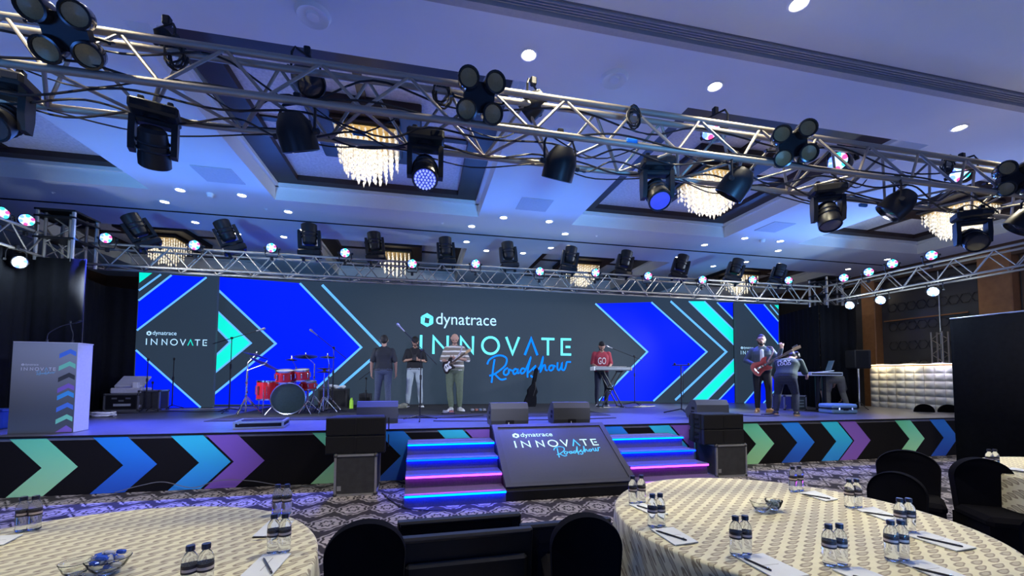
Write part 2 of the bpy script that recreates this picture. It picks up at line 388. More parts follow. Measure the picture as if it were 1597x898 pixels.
# ------------------------------------------------------------------ stage platform
SY = 6.565
m_deck = mat('stage_deck', (.11, .11, .13), .34, noise=.35, nscale=9, bump=.05)
m_fasc = mat('fascia_black', (.007, .0065, .008), .8, spec=.15, noise=.2)
stage = thing('stage', 'long low black stage with coloured chevron front', 'stage', (0, SY, 0))
MB().box((2.2, 2.95, S-.03), (20.2, 5.9, .06)).obj('deck', m_deck, stage, 0)
fasc = MB().box((2.2, .02, S/2-.03), (20.2, .04, S-.06)).obj('fascia', m_fasc, stage, 0)
MB().box((12.28, 2.95, S/2-.03), (.04, 5.9, S-.06)).obj('fascia', m_fasc, stage, 0)
MB().box((2.2, -.004, S-.012), (20.2, .02, .024)).obj('deck_edge', m_black, stage, 0)
MB().box((.1, 3.5, S+.004), (7.4, 4.0, .012)).obj('dark_deck_sheet', mat('dark_deck_sheet', (.02, .02, .026), .95, noise=.4, nscale=60), stage, 0)  # thin dark sheet over the middle and rear of the deck
def grad(name, c0, c1):
    m = mat(name, c0, .6, noise=0); n = NX(m); x, y, z = n.sep(n.coord()); n.col(n.mix(n.smooth(z, 0., .76), c1, c0)); return m
CHV = {'green': grad('chevron_green', (.16, .72, .42), (.36, .74, .38)), 'blue': grad('chevron_blue', (.015, .25, .80), (.018, .10, .52)), 'teal': grad('chevron_teal', (.03, .56, .72), (.03, .30, .76)), 'purple': grad('chevron_purple', (.21, .10, .46), (.25, .11, .50))}
hh = (S-.06)/2; HH = .375
for per in range(-1, 5):
    for nm, off in (('green', 0), ('blue', .89), ('teal', 1.775), ('purple', 2.20)):
        x0 = -4.352+3.553*per+off; zc = .36; w = .385
        pts = [(x0-HH*.95-w, zc+HH), (x0-HH*.95, zc+HH), (x0, zc), (x0-HH*.95, zc-HH+.02), (x0-HH*.95-w, zc-HH+.02), (x0-w, zc)]
        if x0 > 12.2 or x0-1 < -7.9: continue
        MB().prism([(a, b) for a, b in pts], 0, .004, M=Matrix(((1, 0, 0, 0), (0, 0, -1, 0), (0, 1, 0, 0), (0, 0, 0, 1)))).obj('chevron', CHV[nm], stage, 0)

# ------------------------------------------------------------------ stairs with LED nosings
SCOL = [((.0, .022, 1), 38), ((.0, .0075, 1), 36.), ((.2, .012, .34), 22), ((.0, .024, 1), 38.)]
strip_m = [emi('led_strip_%s' % n_, c, e_) for (c, e_), n_ in zip(SCOL, ('sky', 'blue', 'pink', 'cyan'))]
m_step = mat('step_carpet', (.10, .10, .13), .85, spec=.2, noise=.3, nscale=50)
for xa, xb, lb in ((-.188, 1.043, 'black steps with glowing LED edges beside the flight case near the drums'), (2.88, 4.117, 'black steps with glowing LED edges partly behind the cream table')):
    st = thing('staircase', lb, 'stairs', ((xa+xb)/2, SY, 0), 0, 'lit stage staircases'); w = xb-xa
    for k, yf in enumerate((6.10, 5.80, 5.50, 5.20)):
        zt = .61-.1526*k; d = (SY-.05)-yf if k == 0 else .34
        s_ = MB().box((0, yf-SY+d/2, zt/2), (w, d, zt)).obj('step', m_step, st, 0)
        MB().box((0, yf-SY-.030, zt-.016), (w-.01, .022, .02)).obj('led_strip', strip_m[k], s_, 0)
        MB().box((0, yf-SY-.012, zt+.003), (w-.01, .064, .008)).obj('nosing', m_alu, s_, 0)

# ------------------------------------------------------------------ flat graphics on a plane
class Plane:
    def __init__(s, o, ux, n, parent):
        s.o = Vector(o); s.ux = Vector(ux).normalized(); s.n = Vector(n).normalized(); s.uy = s.n.cross(s.ux).normalized()
        if s.uy.z < 0: s.uy = -s.uy
        s.parent = parent; s.inv = Matrix.Translation(-Vector(parent.location)) if parent.rotation_euler.z == 0 else None
    def px(s, u, v): return gp(u, v, s.o, s.n)
    def uv(s, a, b): return s.o+s.ux*a+s.uy*b
    def poly(s, name, pts, m, h=.004):
        L = Vector(s.parent.location)
        vs = [p+s.n*h-L for p in pts]
        me = MB().add(vs, [tuple(range(len(vs)))]).mesh(name, m, 0); return link(name, me, s.parent)
    def ribbon(s, name, pts, w, m, h=.006, closed=False):
        L = Vector(s.parent.location); P = list(pts); l, r = [], []; N_ = len(P)
        for i, p in enumerate(P):
            if closed: a, b = P[i-1], P[(i+1) % N_]
            else: a, b = P[max(i-1, 0)], P[min(i+1, N_-1)]
            d0 = (p-a).normalized() if (p-a).length > 1e-6 else (b-p).normalized(); d1 = (b-p).normalized() if (b-p).length > 1e-6 else d0
            t = (d0+d1).normalized(); k = s.n.cross(t).normalized(); c = max(.45, k.dot(s.n.cross(d1)))
            l.append(p+k*(w/2/c)+s.n*h-L); r.append(p-k*(w/2/c)+s.n*h-L)
        vs = l+r; fs = [(i, i+1, N_+i+1, N_+i) for i in range(N_-1)]
        if closed: fs.append((N_-1, 0, N_, 2*N_-1))
        return link(name, MB().add(vs, fs).mesh(name, m, 0), s.parent)
TXT = {}
def textmesh(body, size=1.):
    if body not in TXT:
        c = bpy.data.curves.new('lettering', 'FONT'); c.body = body; c.size = 1.; c.resolution_u = 4
        o = link('lettering', c); dg = bpy.context.evaluated_depsgraph_get(); me = bpy.data.meshes.new_from_object(o.evaluated_get(dg))
        TXT[body] = ([tuple(v.co) for v in me.vertices], [tuple(p.vertices) for p in me.polygons]); bpy.data.objects.remove(o); bpy.data.curves.remove(c)
    return TXT[body]
def put_text(pl, body, x0, y0, w, h, m, hh=.008, name='lettering', bold=0):
    vs, fs = textmesh(body); xs = [v[0] for v in vs]; ys = [v[1] for v in vs]; L = Vector(pl.parent.location)
    kx = w/(max(xs)-min(xs)); ky = h/(max(ys)-min(ys))
    pts = [pl.uv(x0+(v[0]-min(xs))*kx, y0+(v[1]-min(ys))*ky)+pl.n*hh-L for v in vs]
    return link(name, MB().add(pts, fs).mesh(name, m, 0), pl.parent)
def logo(pl, x0, y0, w, ms, road=True, hh=.008):
    """cube mark + wordmark over INNOVATE, script word below; unit = width of INNOVATE"""
    U = lambda a, b: pl.uv(x0+a*w, y0+b*w)
    c, wm, bl = ms; H_ = .118; sw = .0155*w
    def P(pts, m=c, closed=False, k=1.): pl.ribbon('lettering', [U(a, b) for a, b in pts], sw*k, m, hh, closed)
    P([(.008, 0), (.008, H_)])
    for a, b in ((.078, .183), (.252, .345)): P([(a+.008, -.001), (a+.008, H_-.01), (b-.008, .01), (b-.008, H_)])
    P([(.452+.054*math.cos(t*PI/14), .059+.054*math.sin(t*PI/14)) for t in range(28)], closed=True)
    P([(.555, H_), (.598, .008), (.641, H_)])
    P([(.68, 0), (.723, H_-.008), (.766, 0)], bl)
    P([(.793, H_-.008), (.883, H_-.008)]); P([(.838, H_-.008), (.838, 0)])
    P([(1., H_-.008), (.934, H_-.008), (.934, .008), (1., .008)]); P([(.96, .059), (.994, .059)])
    # cube mark: three quads around a square opening
    hx = [(.043+.046*math.cos(t), .215+.046*math.sin(t)) for t in [PI/6+k*PI/3 for k in range(6)]]
    iq = [(.028, .197), (.054, .193), (.058, .224), (.031, .231)]
    for q in ([hx[2], hx[1], hx[0], iq[2], iq[3]], [hx[2], iq[3], iq[0], hx[4], hx[3]], [iq[1], iq[0], hx[4], hx[5]], [hx[0], iq[2], iq[1], hx[5]]):
        cxm = sum(a for a, b in q)/len(q); cym = sum(b for a, b in q)/len(q)
        pl.poly('cube_mark', [U(cxm+(a-cxm)*.93, cym+(b-cym)*.93) for a, b in q], c, hh)
    put_text(pl, 'dynatrace', x0+.10*w, y0+.165*w, .388*w, .098*w, wm, hh)
    if road:
        strokes = [
            [(.479, -.03), (.469, -.10), (.461, -.183)],
            [(.431, -.064), (.445, -.034), (.483, -.010), (.524, -.005), (.558, -.024), (.552, -.066), (.517, -.10), (.476, -.128), (.445, -.138)],
            [(.479, -.124), (.510, -.155), (.531, -.163), (.558, -.155)],
            [(.568, -.085), (.545, -.100), (.540, -.123), (.556, -.133), (.573, -.118), (.575, -.097), (.586, -.100), (.60, -.105)],
            [(.633, -.098), (.615, -.092), (.602, -.11), (.610, -.126), (.627, -.115), (.634, -.098), (.632, -.118), (.645, -.118)],
            [(.685, -.095), (.665, -.088), (.652, -.105), (.660, -.122), (.68, -.108), (.703, -.06), (.720, -.017), (.712, -.05), (.70, -.105), (.70, -.148)],
            [(.70, -.12), (.725, -.098), (.752, -.072), (.742, -.095), (.758, -.115), (.748, -.138), (.728, -.143), (.722, -.132)],
            [(.758, -.11), (.785, -.075), (.804, -.014), (.797, -.06), (.787, -.108), (.803, -.075), (.818, -.065), (.822, -.095), (.836, -.10)],
            [(.872, -.066), (.852, -.070), (.845, -.09), (.858, -.101), (.875, -.088), (.876, -.068), (.89, -.075)],
            [(.905, -.045), (.903, -.085), (.915, -.098), (.93, -.075), (.935, -.052), (.934, -.09), (.950, -.096), (.962, -.07), (.968, -.045), (.982, -.042), (.998, -.042)]]
        for s_ in strokes: pl.ribbon('script_lettering', spline([U(a, b) for a, b in s_], 6), sw*.72, bl, hh+.001)

# ------------------------------------------------------------------ LED video walls
E_BL = emi('led_blue', (.0, .010, 1.0), 1.1, .35, (.005, .01, .1)); E_TE = emi('led_teal', (.0, .68, .52), 1.1, .35, (.05, .4, .35)); E_LN = emi('led_line', (.12, .42, .92), 1.0, .35)
E_CY = emi('led_cyan', (.13, .80, .92), 1.05); E_WM = emi('led_word', (.42, .70, .95), 1.0); E_SC = emi('led_script', (.0, .17, .86), 1.1)
m_led = mat('led_grey', (.024, .028, .034), .6, spec=.12, noise=0); n = NX(m_led); co = n.coord()
n.emit(n.mix(n.noise(co, 60., 2.), (.014, .026, .044), (.022, .038, .062)), 1.)
def zz(sc, ox, oy): return lambda x, y: (ox+x/sc, oy+y/sc)
def wall(name, label, a, b, z0, z1):
    a, b = Vector((*a, 0)), Vector((*b, 0)); t = thing(name, label, 'video wall', ((a.x+b.x)/2, (a.y+b.y)/2, z0), 0, 'stage video walls')
    ux = (b-a).normalized(); nn = Vector((ux.y, -ux.x, 0)); w = (b-a).length; rz = math.atan2(ux.y, ux.x); Rm = Matrix.Rotation(rz, 3, 'Z')
    MB().box(Rm @ Vector((0, .051, (z1-z0)/2)), (w, .10, z1-z0), R=Rm).obj('screen', m_led, t, 0)
    MB().box(Rm @ Vector((0, .13, (z1-z0)/2)), (w-.05, .06, z1-z0-.05), R=Rm).obj('cabinet_back', m_black, t, 0)
    return Plane((a.x, a.y, z0), ux, nn, t)
def mainY(x): return 11.62-.036*(x-2)
ML, MR = gp(338.5, 500, (2, 11.62, 0), Vector((-.036, -1, 0)).normalized()), gp(1146, 500, (2, 11.62, 0), Vector((-.036, -1, 0)).normalized())
pm = wall('led_video_wall', 'huge grey and blue LED wall with lettering behind the band', (ML.x, ML.y), (MR.x, MR.y), S+.01, 4.02)
LW0, LW1 = gy(213, 500, 11.3), gy(337, 500, 11.3)
pw_ = wall('led_video_wall', 'narrow LED wing with small lettering behind the two empty microphone stands', (LW0.x, 11.3), (LW1.x, 11.3), S+.01, 3.99)
RW0, RW1 = gy(1148, 500, 11.02), gy(1215, 500, 11.02)
pr = wall('led_video_wall', 'narrow LED wing behind the bass player', (RW0.x, 11.02), (RW1.x, 11.02), S+.01, 3.86)
def gpoly(pl, f, pts, m, h=.004, nm='graphic_shape'): pl.poly(nm, [pl.px(*f(*p)) for p in pts], m, h)
def gline(pl, f, pts, m=None, w=.05, h=.006, closed=False): pl.ribbon('graphic_line', [pl.px(*f(*p)) for p in pts], w, m or E_LN, h, closed)
f = zz(3.802, 200, 420)
gpoly(pm, f, [(532, 44), (1018, 82), (1382, 462), (1010, 800), (502, 800), (502, 745), (875, 440), (532, 120)], E_BL)
gline(pm, f, [(532, 120), (875, 440), (502, 745)], w=.052); gline(pm, f, [(1018, 82), (1382, 462), (1010, 800)], w=.052)
gline(pm, f, [(1150, 92), (1512, 470), (1140, 795)], w=.066)
gpoly(pm, f, [(530, 248), (728, 437), (516, 612), (518, 512), (605, 430), (527, 350)], E_TE)
gline(pm, f, [(530, 248), (728, 437), (516, 612), (518, 512), (605, 430), (527, 350)], w=.045, closed=True)
gpoly(pw_, f, [(66, 18), (143, 22), (66, 80)], E_TE); gline(pw_, f, [(64, 125), (195, 30)], w=.042)
gpoly(pw_, f, [(62, 185), (258, 34), (465, 47), (52, 362)], E_BL); gline(pw_, f, [(62, 185), (258, 34)], w=.042); gline(pw_, f, [(52, 362), (465, 47)], w=.042)
gpoly(pw_, f, [(46, 478), (430, 818), (220, 820), (40, 660)], E_BL); gline(pw_, f, [(46, 478), (430, 818)], w=.042); gline(pw_, f, [(40, 660), (220, 820)], w=.042); gline(pw_, f, [(48, 735), (150, 820)], w=.06)
f = zz(4.839, 900, 460)
gpoly(pm, f, [(138, 65), (560, 54), (978, 428), (575, 800), (165, 797), (530, 428)], E_BL)
gline(pm, f, [(138, 65), (530, 428), (165, 797)], w=.052); gline(pm, f, [(560, 54), (978, 428), (575, 800)], w=.052)
gline(pm, f, [(705, 47), (1125, 428), (740, 792)], w=.066)
gpoly(pm, f, [(842, 47), (960, 47), (1188, 270), (1188, 380)], E_TE); gpoly(pm, f, [(1188, 478), (1188, 582), (965, 806), (862, 806)], E_TE)
gline(pm, f, [(842, 47), (1186, 380)], w=.04); gline(pm, f, [(960, 47), (1186, 268)], w=.04); gline(pm, f, [(1186, 480), (862, 806)], w=.04); gline(pm, f, [(1186, 582), (965, 806)], w=.04)
gpoly(pm, f, [(1055, 56), (1187, 56), (1187, 190)], E_BL); gpoly(pm, f, [(1187, 668), (1187, 812), (1055, 806)], E_BL); gline(pm, f, [(1055, 56), (1187, 190)], w=.04); gline(pm, f, [(1187, 668), (1055, 806)], w=.04)
gpoly(pr, f, [(1262, 66), (1408, 70), (1518, 198), (1518, 370)], E_BL); gline(pr, f, [(1262, 66), (1518, 370)], w=.04); gline(pr, f, [(1408, 70), (1518, 198)], w=.04); gline(pr, f, [(1455, 74), (1518, 150)], w=.04)
gpoly(pr, f, [(1488, 76), (1520, 76), (1520, 108)], E_TE)
gpoly(pr, f, [(1518, 515), (1518, 690), (1405, 815), (1262, 815)], E_BL); gline(pr, f, [(1518, 515), (1262, 815)], w=.04); gline(pr, f, [(1518, 690), (1405, 815)], w=.04); gline(pr, f, [(1518, 745), (1457, 815)], w=.04)
gpoly(pr, f, [(1520, 785), (1520, 815), (1492, 815)], E_TE)
f = zz(6.142, 640, 480)
a, b = pm.px(*f(88, 440)), pm.px(*f(1540, 456)); logo(pm, (a-pm.o).dot(pm.ux), ((a-pm.o).dot(pm.uy)+(b-pm.o).dot(pm.uy))/2, (b-a).length, (E_CY, E_WM, E_SC))
a, b = pw_.px(200+105/3.802, 420+447/3.802), pw_.px(200+468/3.802, 420+449/3.802); logo(pw_, (a-pw_.o).dot(pw_.ux), (a-pw_.o).z, (b-a).length, (E_WM, E_WM, E_TE), False)
a = pr.px(900+1235/4.839, 460+447/4.839); logo(pr, (a-pr.o).dot(pr.ux), (a-pr.o).z, .92, (E_WM, E_WM, E_TE), False)

# ------------------------------------------------------------------ sloping logo screen between the stairs
A, B_, C_ = Vector((1.055, 6.40, .80)), Vector((2.868, 6.40, .80)), Vector((1.055, 5.28, .145))
sl = (C_-A); slope_n = (B_-A).cross(C_-A).normalized()
if slope_n.z < 0: slope_n = -slope_n
t = thing('sloped_display', 'sloping dark display panel with glowing lettering between the lit stairs', 'display', (1.965, 5.9, 0))
L0 = Vector(t.location)
m_bez = mat('display_bezel', (.05, .05, .055), .5); m_scr = mat('dim_screen', (.055, .058, .068), .42, noise=.1)
prof = [(5.22, 0), (6.54, 0), (6.54, .80), (6.40, .80), (5.28, .145), (5.22, .12)]
MB().prism([(y-5.9, z) for y, z in prof], 1.046-1.965, 2.877-1.965, M=Matrix(((0, 0, 1, 0), (1, 0, 0, 0), (0, 1, 0, 0), (0, 0, 0, 1)))).obj('base', m_black, t, 0)
ps = Plane(C_+slope_n*.002, (1, 0, 0), slope_n, t); SL = sl.length; SWd = 1.81
for x0, y0, x1, y1 in ((0, 0, SWd, .07), (0, SL-.07, SWd, SL), (0, .07, .08, SL-.07), (SWd-.08, .07, SWd, SL-.07)):
    b8 = [ps.uv(x0, y0)-L0, ps.uv(x1, y0)-L0, ps.uv(x1, y1)-L0, ps.uv(x0, y1)-L0]; b8 += [p+slope_n*.025 for p in b8]
    MB().add(b8, [(0, 1, 2, 3), (4, 5, 6, 7), (0, 1, 5, 4), (1, 2, 6, 5), (2, 3, 7, 6), (3, 0, 4, 7)]).obj('bezel', m_bez, t, 0)
ps.poly('screen', [ps.uv(.08, .07), ps.uv(SWd-.08, .07), ps.uv(SWd-.08, SL-.07), ps.uv(.08, SL-.07)], m_scr, .008)
E_W2 = emi('lit_white_cyan', (.55, .92, 1), 1.0); E_S2 = emi('lit_script', (.06, .45, 1), 1.0)
logo(ps, .27, SL-.54, 1.28, (E_W2, E_W2, E_S2), True, .012)

# ------------------------------------------------------------------ black drapes hung around the stage
def drape(name, label, pts, z0, z1, cat='drape', amp=.025, wl=.22, group='black stage drapes'):
    P = [Vector((*p, 0)) for p in pts]; path = []
    for i in range(len(P)-1):
        n_ = max(2, int((P[i+1]-P[i]).length/.05)); 
        for k in range(n_): path.append(P[i].lerp(P[i+1], k/n_))
    path.append(P[-1]); vs, fs = [], []; s_ = 0
    for i, p in enumerate(path):
        d = (path[min(i+1, len(path)-1)]-path[max(i-1, 0)]).normalized(); nn = Vector((-d.y, d.x, 0)); s_ += .05
        off = nn*(math.sin(s_*2*PI/wl+math.sin(s_*1.7)*1.2)*amp)
        for z, k in ((z0, 1.), ((z0+z1)/2, .9), (z1, .6)): vs.append(p+off*k+Vector((0, 0, z)))
    for i in range(len(path)-1):
        for j in range(2): fs.append((i*3+j, i*3+3+j, i*3+4+j, i*3+1+j))
    c = Vector((sum(p.x for p in path)/len(path), sum(p.y for p in path)/len(path), z0))
    o = MB().add([v-c for v in vs], fs).obj(name, m_drape, None, 60, c); md = o.modifiers.new('thick', 'SOLIDIFY'); md.thickness = .012
    return tag(o, label, cat, group)
drape('black_drape', 'black cloth hung under the side truss behind the lectern', [(-6.15, 3.9), (-6.15, 8.15), (-5.43, 8.13)], S+.01, 3.44)
drape('black_drape', 'black curtain between the lectern and the narrow LED wing', [(-5.85, 8.78), (-6.65, 9.6), (-6.92, 10.9), (-6.47, 11.24)], S+.01, 3.5)
drape('black_drape', 'black curtain beside the LED wing behind the man in the printed tee', [(10.80, 10.96), (10.09, 8.99)], S+.01, 3.46)
drape('black_drape', 'black curtain behind the laptop table and loudspeaker', [(10.14, 8.97), (11.2, 8.88)], S+.01, 3.46)
drape('masking_drape', 'tall plain black masking drape beyond the far cream table', [(9.85, 6.05), (9.85, 2.6)], .01, 2.70, amp=.008, wl=.5)
tag(rod('drape_rail', (9.85, 6.05, 2.70), (9.85, 2.6, 2.70), .018, m_alu), 'thin metal rail along the top of the masking drape', 'rail')
# ------------------------------------------------------------------ lighting trusses
def truss(label, axis, a0, a1, ch, faces, bay, r=.024, rb=.011, name='lighting_truss', group='lighting trusses', base=None):
    def P(t, c): return Vector((t, c[0], c[1])) if axis == 'X' else (Vector((c[0], t, c[1])) if axis == 'Y' else Vector((c[0], c[1], t)))
    o0 = P(a0, ch[0]) if base is None else Vector(base)
    t = thing(name, label, 'truss', o0, 0, group)
    for c in ch: rod('chord', P(a0, c)-o0, P(a1, c)-o0, r, m_steel, t, 12)
    nb = max(1, round((a1-a0)/bay)); bw = (a1-a0)/nb
    for i, j, ph in faces:
        for k in range(nb):
            p, q, s_ = a0+k*bw, a0+(k+.5)*bw, a0+(k+1)*bw
            A_, B2 = (ch[i], ch[j]) if ph else (ch[j], ch[i])
            rod('brace', P(p, A_)-o0, P(q, B2)-o0, rb, m_steel, t); rod('brace', P(q, B2)-o0, P(s_, A_)-o0, rb, m_steel, t)
    return t
FB, RB, T1, T2 = (3.07, 3.47), (3.53, 3.47), (3.20, 3.855), (3.31, 3.855)
truss('long aluminium truss overhead nearest the camera loaded with black fixtures', 'X', -6.1, 9.6, [FB, RB, T1, T2], [(0, 2, 1), (1, 3, 0), (0, 1, 1)], .63, .026, .0125)
truss('aluminium truss spanning above the video wall and band', 'X', -6.0, 9.75, [(8.60, 3.47), (8.97, 3.47), (8.60, 3.84), (8.97, 3.84)], [(0, 2, 1), (1, 3, 0), (0, 1, 1)], .60, .022, .0105)
truss('aluminium side truss running from the stage towards the wood columns', 'Y', 1.6, 8.55, [(9.83, 3.47), (10.2, 3.47), (9.83, 3.84), (10.2, 3.84)], [(0, 2, 1), (1, 3, 0)], .60, .022, .0105)
truss('aluminium side truss above the black cloth by the lectern', 'Y', 2.6, 8.55, [(-6.1, 3.47), (-6.47, 3.47), (-6.1, 3.84), (-6.47, 3.84)], [(0, 2, 1), (1, 3, 0)], .60, .022, .0105)
for x0, y0, nm in ((10.46, 9.05, 'beside the laptop table curtain'), (-6.08, 8.22, 'beside the lectern curtain')):
    sq = [(x0, y0), (x0+.34, y0), (x0+.34, y0+.34), (x0, y0+.34)]
    t = truss('upright truss tower %s with sleeve block on top' % nm, 'Z', S+.01, 4.2, sq, [(0, 1, 1), (1, 2, 0), (3, 2, 1), (0, 3, 0)], .5, .022, .011, 'truss_tower', 'upright truss towers', (x0, y0, S+.01))
    for z in (3.0, 3.35, 3.46): MB().box((.18, .18, z), (.56, .56, .03)).obj('sleeve_plate', m_plast, t, 0)
    for dx in (0, .36):
        for dy in (0, .36): rod('sleeve_post', (dx-.07 if dx == 0 else dx+.07, dy-.07 if dy == 0 else dy+.07, 2.62), (dx-.07 if dx == 0 else dx+.07, dy-.07 if dy == 0 else dy+.07, 3.46), .028, m_alu, t)
truss('slim upright truss tower behind the padded counter', 'Z', .0, 2.78, [(13.18, 8.28), (13.18, 8.52), (13.38, 8.52), (13.38, 8.28)], [(0, 1, 1), (3, 2, 0)], .4, .02, .01, 'truss_tower', 'upright truss towers', (13.18, 8.28, 0))

# ------------------------------------------------------------------ fixtures
m_lensoff = mat('dark_lens', (.03, .032, .04), .08, noise=.1, coat=.6)
m_amber = mat('amber_reflector', (.26, .19, .08), .4, .1, noise=.2, nscale=90)
m_rim = mat('glossy_black_rim', (.02, .02, .022), .18, noise=.1)
L_WHITE = emi('lens_white', (.72, .90, 1), 9); L_BLUE = emi('lens_blue', (.36, .55, 1), 2.4); L_R = emi('lens_red', (1, .06, .22), 2.2); L_G = emi('lens_cyan', (.04, .9, .9), 2.0); L_B = emi('lens_deep_blue', (.05, .10, 1), 6)
m_lblue = emi('lens_dim_blue', (.03, .05, .45), .9)
def par(loc, aim, label, lit=None, r=.10, L=.24, group='par cans', hang=1, dots=True):
    t = thing('par_light', label, 'stage light', loc, 0, group); B = frame(aim); M = B.to_4x4(); a = Vector(aim).normalized()
    MB(M).lathe([(.001, -L), (r*.55, -L*.98), (r*.85, -L*.75), (r, -L*.5), (r, 0), (r*.9, .004), (r*.87, -.022)], 24).obj('body', m_plast, t)
    l = MB(M).lathe([(.001, -.012), (r*.87, -.02)], 24).obj('lens', {'w': L_WHITE, 'b': L_BLUE, None: m_lensoff, 'd': m_lblue}[lit], t)
    if lit in ('b', 'w', 'd') and dots:
        for q, m in enumerate((L_R, L_G, L_B, L_B, L_R, L_G) if lit == 'b' else (L_B, L_WHITE, L_B, L_WHITE, L_B, L_WHITE)):
            an_ = q*PI/3+.4; MB(M).cyl((math.cos(an_)*r*.68, math.sin(an_)*r*.68, -.018), (math.cos(an_)*r*.68, math.sin(an_)*r*.68, -.004), r*.25, n=10).obj('led', m, l)
    side = a.cross(Vector((0, 0, 1))); side = side.normalized() if side.length > .05 else Vector((1, 0, 0)); c = -a*(L*.45); u = Vector((0, 0, hang))
    R_ = r+.018
    MB().tube([c-side*R_, c-side*R_+u*r*1.2, c-side*R_*.8+u*r*1.75, c+side*R_*.8+u*r*1.75, c+side*R_+u*r*1.2, c+side*R_], .010, 6).obj('yoke', m_plast, t)
    cl = MB(); cl.box(c+u*(r*1.75+.035), (.05, .05, .07), ch=.008); cl.obj('clamp', m_plast, t)
    for s_ in (-1, 1): MB().cyl(c+side*s_*(R_-.005), c+side*s_*(R_+.03), .02, n=10).obj('knob', m_gum, t)
    return t
def mover(loc, yaw, tilt, label, up_=-1, sc=1., lens=None, group='moving head lights', spin=0., ring=False):
    """moving head: base block, two-armed yoke, tapered head. up_=-1 hangs, +1 stands"""
    t = thing('moving_head_light', label, 'stage light', loc, yaw, group); k = sc; z = lambda h: up_*h*k
    MB().box((0, 0, z(.05)), (.34*k, .25*k, .10*k), ch=.02*k).obj('base', m_plast, t)
    MB().box((.10*k, -.127*k, z(.05)), (.09*k, .006, .045*k)).obj('display_panel', m_rim, t)
    yk = t
    y = MB(Matrix.Rotation(spin, 4, 'Z')); y.cyl((0, 0, z(.10)), (0, 0, z(.13)), .08*k, n=16); y.box((0, 0, z(.145)), (.33*k, .11*k, .05*k), ch=.015*k)
    for s_ in (-1, 1): y.hull([Vector((s_*(.165+dx)*k, dy*k, z(h))) for dx in (-.045, .0) for dy, h in ((-.06, .13), (.06, .13), (-.045, .42), (.045, .42), (-.065, .30), (.065, .30))])
    y.obj('yoke', m_plast, t)
    M = Matrix.Rotation(spin, 4, 'Z') @ Matrix.Translation((0, 0, z(.36))) @ Matrix.Rotation(tilt, 4, 'X')
    h = MB(M)   # local +z is the beam direction
    h.lathe([(.001, -.17*k), (.075*k, -.168*k), (.10*k, -.14*k), (.11*k, -.05*k), (.112*k, .04*k), (.118*k, .08*k), (.118*k, .15*k), (.108*k, .16*k), (.10*k, .145*k)], 20)
    ho = h.obj('head', m_plast, t)
    for zz_ in (-.06, 0.0): MB(M).lathe([(.112*k, zz_*k), (.122*k, (zz_+.012)*k), (.112*k, (zz_+.024)*k)], 20).obj('cooling_rib', m_rim, ho)
    MB(M).lathe([(.001, .155*k), (.06*k, .152*k), (.102*k, .143*k)], 20).obj('lens', lens or m_lensoff, ho)
    if ring:
        for q in range(37):
            rr_ = 0 if q == 0 else (.03 if q < 7 else (.058 if q < 19 else .086)); nq = 1 if q == 0 else (6 if q < 7 else (12 if q < 19 else 18)); an_ = 2*PI*q/nq
            MB(M).cyl((math.cos(an_)*rr_*k, math.sin(an_)*rr_*k, .147*k), (math.cos(an_)*rr_*k, math.sin(an_)*rr_*k, .163*k), .010*k, n=6).obj('led', emi('led_cell', (.35, .45, 1), .9), ho)
    for s_ in (-1, 1): MB().box((s_*.10*k, 0, z(-.035)), (.045*k, .06*k, .07*k), ch=.008*k).obj('clamp', m_plast, t)
    return t
def blinder(loc, aim, label, sc=1., roll=0.):
    t = thing('blinder_light', label, 'stage light', loc, 0, 'four-eye blinders on the near truss'); M = frame(aim).to_4x4() @ Matrix.Rotation(roll, 4, 'Z'); k = sc
    b = MB(M)
    b.hull([Vector((x*k, y*k, z*k)) for x in (-.085, .085) for y in (-.10, .10) for z in (-.14, -.05)]+[Vector((x*k, y*k, z*k)) for x in (-.11, .11) for y in (-.06, .06) for z in (-.14, -.05)]); b.obj('housing', m_plast, t)
    for sx in (-1, 1):
        for sy in (-1, 1):
            M2 = M @ Matrix.Translation((sx*.096*k, sy*.10*k, 0)) @ Matrix.Rotation(-sy*.08, 4, 'X') @ Matrix.Rotation(sx*.08, 4, 'Y')
            p = MB(M2).lathe([(.001, -.17*k), (.05*k, -.165*k), (.072*k, -.10*k), (.078*k, .0), (.076*k, .022*k), (.064*k, .024*k), (.060*k, .0)], 22).obj('lamp_pod', m_rim, t)
            MB(M2).lathe([(.001, -.004), (.030*k, .0), (.060*k, .006*k)], 20).obj('reflector', m_amber, p)
    a = Vector(aim).normalized(); s_ = a.cross(Vector((0, 0, 1))).normalized()
    MB().tube([s_*-.19*k-a*.1, s_*-.2*k-a*.15+Vector((0, 0, .0)), -a*.24, s_*.2*k-a*.15, s_*.19*k-a*.1], .011, 6).obj('yoke', m_plast, t)
    return t
TOC = Vector((.0, -1, -.45))
blinder(gy(95, 50, 2.92), (.25, -1, -.75), 'four-eye blinder above the hanging moving head nearest the lectern end', 1.0, .12)
blinder(gy(750, 150, 2.92), (.05, -1, -.45), 'four-eye blinder in the middle of the near truss')
blinder(gy(1240, 224, 2.95), (-.55, -1, -.30), 'four-eye blinder between the middle and the bar end of the near truss', 1., .1)
blinder(gy(1590, 276, 2.95), (-.7, -1, -.2), 'four-eye blinder cut by the picture edge above the wood wall')
